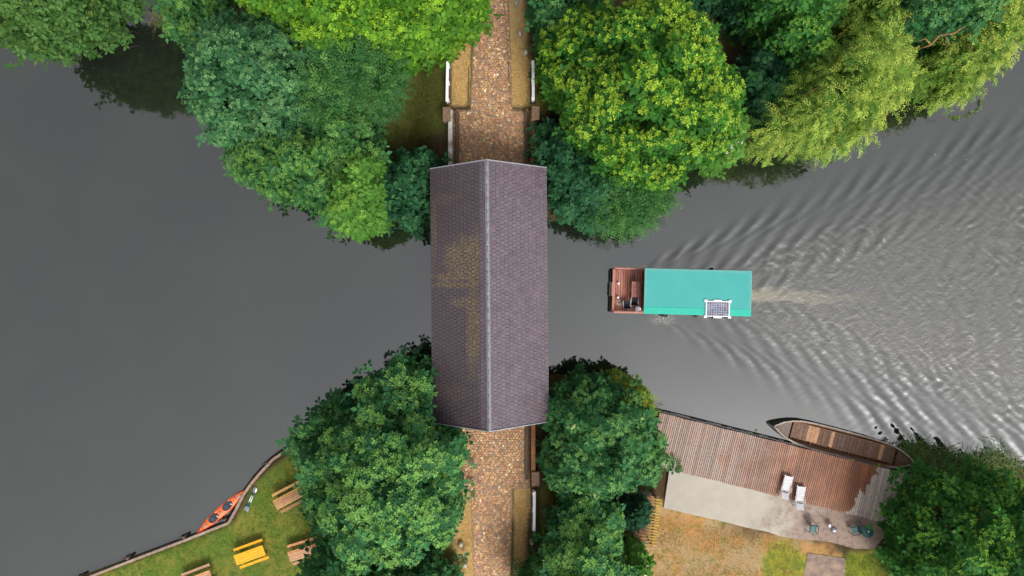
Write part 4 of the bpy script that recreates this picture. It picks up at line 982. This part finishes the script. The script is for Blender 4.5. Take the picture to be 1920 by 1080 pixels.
def conc_mat():
    m, t, p = new_mat('terrace_concrete'); v = pos(t); sep = nd(t, 'SeparateXYZ'); t.links.new(v, sep.inputs[0])
    n = noise(t, v, .8, 6, .65); n2 = noise(t, v, 3, 5, .7); n3 = noise(t, v, 30, 3)
    c = mix(t, ramp(t, n, .3, .7), (.34, .31, .262), (.29, .262, .22))
    damp = ramp(t, math_(t, 'ADD', sep.outputs[0], math_(t, 'MULTIPLY', math_(t, 'SUBTRACT', n, .5), 11)), 17.5, 22.5)
    c = mix(t, damp, c, (.22, .155, .12)); c = mix(t, math_(t, 'MULTIPLY', damp, ramp(t, n2, .48, .62)), c, (.13, .09, .07))
    c = mix(t, ramp(t, n3, .4, .75, 0, .3), c, (.26, .23, .2))
    t.links.new(c, p.inputs['Base Color']); p.inputs['Roughness'].default_value = .85; bump(t, p, n3, .15, .006); return m
slab_px = [(1256,880.5),(1649,976.5),(1662,1005),(1640,1030),(1605,1030),(1560,1018),(1530,1014),(1500,1012),(1470,1008),(1440,998),(1400,990),(1350,977),(1300,966),(1262,957),(1245,953)]
SLZ = .80
tag(MB().prism([tuple(W(x, y, SLZ)[:2]) for x, y in slab_px], .3, JZ-.015).build('concrete_terrace', conc_mat(), None), kind='structure')
SLZ = JZ-.015
pav = M('old_paving', (.30, .215, .155), (.14, .10, .085), 1.6, .9, bmp=.4)
tag(MB().prism([tuple(W(x, y, .95)[:2]) for x, y in ((1518,1040),(1588,1050),(1590,1110),(1505,1110))], .4, zat(*W(1550, 1075, .9)[:2])+.035).build('paved_path', pav, None), kind='structure')

# loungers
LF = M('white_lounger_plastic', (.58, .58, .60), (.50, .50, .52), 5, .6, bmp=.1)
def lounger(px, py, rz, lab):
    p = W(px, py, SLZ+.35); o = empty('sun_lounger', (p.x, p.y, SLZ+.02), rz, lab, 'sun lounger', 'white sun loungers'); o.scale = (.88, .88, .95)
    for k in range(11): MB().box((0, -.15+k*.108, .33), (.60, .098, .03), 0, .008).build('slat', LF, o)
    b = empty('backrest', (0, -.24, .34)); b.parent = o; b.rotation_euler = (rad(-24), 0, 0)
    for k in range(6): MB().box((0, -.06-k*.108, .0), (.60, .098, .03), 0, .008).build('slat', LF, b)
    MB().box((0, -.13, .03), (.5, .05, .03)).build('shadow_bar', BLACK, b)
    for x in (-.33, .33):
        MB().box((x, .12, .31), (.05, 1.9, .06), 0, .01).build('side_rail', LF, o)
        MB().tube([(x, -.35, .33), (x*1.12, -.22, .52), (x*1.12, .12, .52), (x, .2, .33)], .022, 6).build('armrest', LF, o)
        for y in (-.7, .95): MB().box((x, y, .15), (.06, .07, .30)).build('leg', LF, o)
lounger(1474, 915, rad(-15), 'white sun lounger farther from the dark chairs, on jetty and terrace')
lounger(1500, 935, rad(-8), 'white sun lounger nearer the dark chairs, overlapping the terrace edge')
GRN = M('dark_teal_plastic', (.012, .055, .06), (.02, .075, .08), 6, .45); GRS = M('grey_green_fabric', (.10, .17, .17), (.07, .13, .13), 20, .8)
def garden_chair(px, py, rz, lab, m2):
    p = W(px, py, SLZ+.5); c = empty('garden_chair', (p.x, p.y, SLZ+.02), rz, lab, 'chair', 'dark garden chairs on the terrace')
    MB().box((0, .03, .43), (.48, .48, .04), 0, .015).build('seat', m2, c)
    mb = MB(); rings = []
    for z, y, w in ((.42, -.22, .23), (.6, -.29, .25), (.78, -.36, .25), (.9, -.42, .2)): rings.append([(x*w, y-.06*(1-x*x)+.06, z) for x in (-1, -.6, -.2, .2, .6, 1)])
    mb.loft(rings, False, False); o = mb.build('backrest', GRN, c); sm = o.modifiers.new('t', 'SOLIDIFY'); sm.thickness = .03
    for x in (-.27, .27):
        MB().tube([(x, -.28, .66), (x*1.05, 0, .66), (x*1.03, .25, .62)], .028, 6).build('armrest', GRN, c)
        MB().tube([(x*1.03, .25, .62), (x, .30, 0)], .025, 6).build('leg', GRN, c); MB().tube([(x, -.28, .66), (x*1.05, -.34, 0)], .025, 6).build('leg', GRN, c)
garden_chair(1525, 992, rad(172), 'grey-green garden chair standing nearest the loungers', GRS)
garden_chair(1604, 994, rad(105), 'dark garden chair pulled up to the round dark table', GRS)
p = W(1626.5, 997, SLZ+.7); tbl = empty('round_table', (p.x, p.y, SLZ+.02), 0, 'round dark teal garden table beside the bottom corner tree', 'table')
MB().lathe((0, 0, .68), [(.40, 0), (.43, .01), (.43, .035), (.40, .045), (.03, .04)], 28).build('table_top', GRN, tbl)
for k in range(4):
    a = k*math.pi/2+.4; MB().tube([(.1*math.cos(a), .1*math.sin(a), .68), (.32*math.cos(a), .32*math.sin(a), 0)], .025, 6).build('leg', GRN, tbl)
MB().lathe((.05, .03, .726), [(.05, 0), (.055, .02), (.02, .025)], 10).build('ashtray', WHITEP, tbl)
p = W(1561, 991, SLZ+.5); gr = empty('kettle_grill', (p.x, p.y, SLZ+.02), 0, 'small round kettle grill with shiny lid between the garden chairs', 'grill')
MB().lathe((.05, -.05, .35), [(.03, 0), (.17, .05), (.23, .16), (.23, .2)], 18).build('bowl', BLACK, gr); MB().lathe((.05, -.05, .56), [(.235, 0), (.2, .1), (.1, .16), (.02, .17)], 18).build('lid', M('grill_lid', (.36, .34, .38), None, 4, .25, .5), gr)
MB().lathe((.05, -.05, .73), [(.03, 0), (.045, .03), (.02, .05)], 10).build('knob', WHITEP, gr)
for k in range(3): a = k*2.09; MB().tube([(.05+.12*math.cos(a), -.05+.12*math.sin(a), .4), (.05+.26*math.cos(a), -.05+.26*math.sin(a), 0)], .014, 6).build('leg', GREYM, gr)
MB().box((-.17, .14, .5), (.16, .3, .03), .5, .008).build('side_shelf', WHITEP, gr)

# slatted pergola
PS = None
def slat_mat():
    m, t, p = new_mat('lichen_slat'); v = pos(t); tc = nd(t, 'TexCoord').outputs['Object']; sep = nd(t, 'SeparateXYZ'); t.links.new(tc, sep.inputs[0])
    n = noise(t, v, 5, 4, .7); c = mix(t, ramp(t, n, .35, .65), (.17, .085, .045), (.10, .05, .03))
    e = ramp(t, math_(t, 'ADD', sep.outputs[0], math_(t, 'MULTIPLY', math_(t, 'SUBTRACT', n, .5), 1.6)), -.1, .75)
    c = mix(t, e, c, (.42, .27, .03)); t.links.new(c, p.inputs['Base Color']); p.inputs['Roughness'].default_value = .9; bump(t, p, n, .4, .02); return m
PS = slat_mat()
pc = W(1214, 977, 2.0); zg = zat(pc.x, pc.y)
perg = empty('slatted_pergola', (pc.x, pc.y, zg), rad(-6), 'low wooden pergola of brown slats with yellow lichen beside the terrace', 'pergola')
ht = 2.0-zg
for k in range(17):
    sl_ = .5*math.sin(k*2.3)*.12
    MB().box((0, 0, 0), (1.62+sl_, .085, .075), 0, .01).build('slat', PS, perg, (.06*math.sin(k*1.7), 1.62-k*.2, ht), (0, 0, rad(-4+math.sin(k*5.1)*1.5)))
for x in (-.55, .45): MB().box((x, 0, ht-.09), (.08, 3.5, .1)).build('beam', TIMBER, perg)
for x in (-.55, .45):
    for y in (-1.65, 0, 1.65): MB().box((x, y, (ht-.14)/2-.1), (.09, .09, ht-.14+.2)).build('post', TIMBER, perg)
PALE = M('grey_paling', (.34, .29, .24), (.22, .18, .15), 6, .9, rnd=.2)
fp = W(1213, 930, 1.6); fg = zat(fp.x, fp.y); fen = empty('paling_fence', (fp.x, fp.y, fg), rad(-5), 'short grey paling fence along the top of the slatted pergola', 'fence')
for k in range(14): MB().box((-.85+k*.13, 0, .5), (.08, .02, 1.05+.06*math.sin(k*3))).build('pale', PALE, fen)
for z in (.3, .8): MB().box((0, -.03, z), (1.85, .03, .06)).build('rail', PALE, fen)
p = on_land(1195, 1022, .4); st_ = empty('white_stool', p, .3, 'white plastic garden stool half under the flowering bush', 'stool')
MB().box((0, 0, .42), (.46, .42, .04), 0, .02).build('seat', WHITEP, st_)
for x in (-.18, .18):
    for y in (-.16, .16): MB().tube([(x, y, .41), (x*1.2, y*1.2, 0)], .025, 6).build('leg', WHITEP, st_)
MB().box((.05, .28, .6), (.4, .03, .35)).build('backrest', WHITEP, st_)
# white pipe frame behind the golden tree
p = on_land(1332, 72, .4); pf = empty('pipe_frame', p, rad(-8), 'bent white pipe lying on the ground behind the golden-tipped tree', 'pipe')
MB().tube([(-.75, -.15, .5), (-.6, .12, .55), (-.3, .18, .5), (.0, 0, .42), (.35, -.02, .4), (.8, -.02, .1)], .03, 8).build('bent_pipe', WHITEP, pf)
MB().tube([(-.6, .12, .55), (-.5, .05, .0)], .025, 8).build('support', WHITEP, pf)

# ------------------------------------------------------------------ timber bank edging of the lawn
EDG = M('bank_board', (.31, .225, .175), (.2, .145, .11), 4, .85, rnd=.12)
bank = empty('bank_edging', (0, 0, 0), 0, 'pinkish-brown timber edging along the lawn at the water', 'bank edging')
line = [(100,1106),(165,1083),(255,1048),(345,1014),(428,981),(441,958),(456,928),(470,908),(484,891),(498,876),(511,862),(536,845),(563,826)]
L3 = [W(x, y, .5) for x, y in line]
for a, b in zip(L3[:-1], L3[1:]):
    d = b-a; ang_ = math.atan2(d.y, d.x); n = max(1, round(d.length/1.4))
    for i in range(n):
        u = a+d*((i+.5)/n); MB().box((u.x, u.y, .46), (d.length/n-.01, .19, .10), ang_, .012).build('cap_board', EDG, bank)
        nn = Vector((-d.y, d.x, 0)).normalized()*.10; MB().box((u.x+nn.x, u.y+nn.y, .06), (d.length/n, .05, .7), ang_).build('sheet_board', HULL, bank)
for x, y in ((150,1082),(240,1046),(345,1007),(421,974),(502,868),(556,824)):
    p = W(x, y, .4); MB().tube([(p.x, p.y, -1), (p.x, p.y, .52)], .11, 8).build('pile', EDGE, bank)
    MB().box((p.x-.28, p.y-.08, .3), (.42, .14, .16), rad(22), .02).build('waling', HULL, bank)

# ------------------------------------------------------------------ kayak, paddles, picnic tables
ORG = M('orange_kayak_plastic', (.78, .135, .02), (.70, .11, .018), 3, .35, bmp=.05, spec=.5); REDK = M('red_kayak_plastic', (.62, .04, .02), (.5, .03, .02), 3, .35, bmp=.05)
DGREY = M('hatch_grey', (.17, .175, .18), (.13, .135, .14), 5, .6); COCK = M('cockpit_black', (.012, .014, .02), (.02, .03, .05), 9, .5)
ka, kb = W(369, 1000, .3), W(461, 918, .3); kd = kb-ka; KL = kd.length; krz = math.atan2(kd.y, kd.x); kc = (ka+kb)/2
kay = empty('kayak', (kc.x, kc.y, 0), krz, 'orange tandem kayak floating against the lawn edging', 'kayak')
def kw(t): return .355*max(1-abs(t)**2.3, 0)**.9+.012
ts = np.linspace(-1, 1, 25); dk, hl = [], []
for t in ts:
    x = t*KL/2; w = kw(t); top = .30+.10*abs(t)**3; cr_ = .09*(1-t*t)
    dk.append([(x, -w, top-.06), (x, -w*.75, top+cr_*.55-.02), (x, -w*.35, top+cr_*.9), (x, 0, top+cr_), (x, w*.35, top+cr_*.9), (x, w*.75, top+cr_*.55-.02), (x, w, top-.06)])
    hl.append([(x, -w-.004, top-.05), (x, -w*.98, top-.14), (x, -w*.6, -.08+.15*abs(t)**3), (x, 0, -.12+.2*abs(t)**3), (x, w*.6, -.08+.15*abs(t)**3), (x, w*.98, top-.14), (x, w+.004, top-.05)])
MB().loft(hl, False, True).build('hull', REDK, kay); MB().loft(dk, False, False).build('deck', ORG, kay)
for cx in (-.72, .62):
    ck = empty('cockpit', (cx, 0, .37)); ck.parent = kay
    def oval(sx_, sy_, z): return [(sx_*math.cos(2*math.pi*i/24)*(1+.06*math.cos(2*math.pi*i/24)), sy_*math.sin(2*math.pi*i/24), z) for i in range(24)]
    mb = MB(); mb.add(oval(.40, .235, .028), [tuple(range(24))]); mb.build('well', COCK, ck)
    mb = MB(); mb.tube(oval(.42, .25, .03)+[oval(.42, .25, .03)[0]], .022, 6, False); mb.build('rim', BLACK, ck)
    MB().box((-.05, 0, .045), (.28, .3, .04), 0, .02).build('seat', M('seat_blue', (.025, .05, .09), None, 5, .6), ck)
    MB().box((.33, -.08, .05), (.07, .1, .03), .5, .01).build('white_tag', WHITEP, ck)
for sg, cx in ((-1, -1.58), (1, 1.68)):
    hb = empty('hatch', (cx, 0, 0)); hb.parent = kay
    def top_at(x, y):
        t = (cx+x)/(KL/2); w = kw(t); return .30+.10*abs(t)**3+.09*(1-t*t)*(1-.12*(y/w/.35)**2)+.012
    g = []; 
    for x in (-.2, -.1, 0, .1, .2): w = kw((cx+x)/(KL/2))*.74; g.append([(x, w*q, top_at(x, w*q)-.03*abs(q)) for q in (-1, -.5, 0, .5, 1)])
    MB().loft(g, False, False).build('hatch_cover', DGREY, hb)
    for x in (-.23, .23): w = kw((cx+x)/(KL/2))*.95; MB().tube([(x, -w, .27), (x, -w*.5, top_at(x, w*.4)), (x, w*.5, top_at(x, w*.4)), (x, w, .27)], .016, 6).build('strap', BLACK, hb)
MB().lathe((-.05, 0, .385), [(.085, 0), (.085, .02), (.02, .025)], 14).build('round_hatch', DGREY, kay)
for x, y in ((-.3, .22), (-.05, -.25), (.95, .24)): MB().box((x, y, .36), (.1, .04, .03), .1, .01).build('deck_fitting', WHITEP, kay)
MB().box((-KL/2+.25, 0, .42), (.3, .05, .05), 0, .02).build('rudder', REDK, kay)
pa, pb = on_land(462, 957), on_land(481, 913); pd = pb-pa
BLU = M('paddle_blue', (.02, .11, .19), None, 6, .4, bmp=.05); BLD = M('paddle_blade', (.22, .27, .30), (.1, .13, .15), 6, .4)
for i, (off_, l) in enumerate(((-.06, 'blue-shafted paddle on the lawn, the one nearer the kayak'), (.07, 'blue-shafted paddle on the lawn, the one farther from the kayak'))):
    nrm = Vector((pd.y, -pd.x, 0)).normalized()*off_; c = (pa+pb)/2+nrm; PLn = pd.xy.length
    pdl = empty('paddle', (c.x, c.y, zat(c.x, c.y)+.09+.04*i), math.atan2(pd.y, pd.x)+.03*(i*2-1), l, 'paddle', 'paddles lying on the lawn')
    MB().tube([(-PLn/2+.3, 0, 0), (PLn/2-.3, 0, 0)], .026, 8).build('shaft', BLU, pdl); MB().tube([(-.22, 0, 0), (.28, 0, 0)], .032, 8).build('grip', WHITEP, pdl)
    for sg in (-1, 1):
        g = [[(sg*(PLn/2-.42+.42*t), w*q, .03*(q*q)) for q in (-1, 0, 1)] for t, w in ((0, .03), (.25, .075), (.6, .09), (.9, .075), (1, .03))]
        o = MB().loft(g, False, False).build('blade', BLD if sg < 0 else GREYM, pdl); sm = o.modifiers.new('t', 'SOLIDIFY'); sm.thickness = .012
YEL = M('yellow_painted_wood', (.72, .36, .015), (.62, .29, .012), 4, .5, rnd=.1); TAN = M('tan_bench_wood', (.50, .25, .12), (.38, .19, .095), 5, .65, rnd=.18); TANY = M('honey_bench_wood', (.58, .30, .075), (.46, .23, .06), 5, .6, rnd=.12)
def picnic(px, py, rz, lab, m, mb2=None, L=2.2, shift=0):
    p = on_land(px, py, .74); t = empty('picnic_table', p, rz, lab, 'picnic table', 'picnic tables on the lawn'); mb2 = mb2 or m
    for k in range(5): MB().box((0, -.30+k*.15, .74), (L, .138, .045), 0, .01).build('top_board', mb2 if k in (0, 4) else m, t)
    for sg in (-1, 1):
        MB().box((.0, sg*.66, .45), (L, .20, .05), 0, .012).build('bench_board', (mb2 if sg > 0 else m), t)
    for x in (-L/2+.3, L/2-.3):
        MB().box((x, 0, .39), (.06, 1.35, .09)).build('cross_beam', m, t); MB().box((x, 0, .69), (.06, .68, .07)).build('top_batten', m, t)
        for sg in (-1, 1): MB().tube([(x, sg*.52, -.06), (x, sg*.22, .68)], .05, 4).build('leg', m, t)
picnic(468, 1041, rad(20), 'bright yellow picnic table standing clear on the lawn', YEL)
picnic(541, 934, rad(28), 'tan and honey picnic table partly under the small leaning tree', TAN, TANY)
picnic(569, 1036, rad(17), 'tan picnic table half hidden by the dark bottom tree', TAN)
picnic(369, 1088, rad(21), 'tan picnic table cut off by the bottom edge of the photo', TAN)
# lily pads
LP = M('lily_leaf', (.25, .30, .12), (.18, .24, .08), 8, .5)
for k, (x, y, l) in enumerate(((1417.5, 806.5, 'pale lily leaf floating near the barge bow'), (1290, 320, 'tiny yellow leaf floating below the golden-tipped tree'))):
    p = W(x, y, 0); MBx = MB().lathe((0, 0, .02), [(.02, 0), (.09 if k == 0 else .05, .002), (.085 if k == 0 else .045, .008), (.01, .006)], 12)
    tag(MBx.build('floating_leaf', LP, None, (p.x, p.y, 0)), l, 'leaf', 'leaves floating on the river')

# flecks and small leaves drifting on the river
R9 = np.random.default_rng(90); n9 = 70; P9 = np.column_stack([R9.uniform(4, 36, n9), R9.uniform(-14, 14, n9)]); P9 = P9[land_height(P9) < -.9]; P9 = P9[~((np.abs(P9[:, 0]-12) < 6) & (np.abs(P9[:, 1]) < 3))]; n9 = len(P9)
V9 = rosettes(R9, np.column_stack([P9, np.full(n9, .035)]), np.tile([[0, 0, 1.]], (n9, 1)), 2, .045, .8, .0)
tag(link('floating_flecks', np_mesh('floating_flecks', V9, np.arange(len(V9)).reshape(-1, 4), LEAF, np.repeat(np.array([(.28,.26,.18),(.2,.17,.07),(.3,.3,.26)])[R9.integers(0, 3, n9)], 8, 0))), 'tiny pale leaf flecks drifting on the river', 'debris', None, 'stuff')
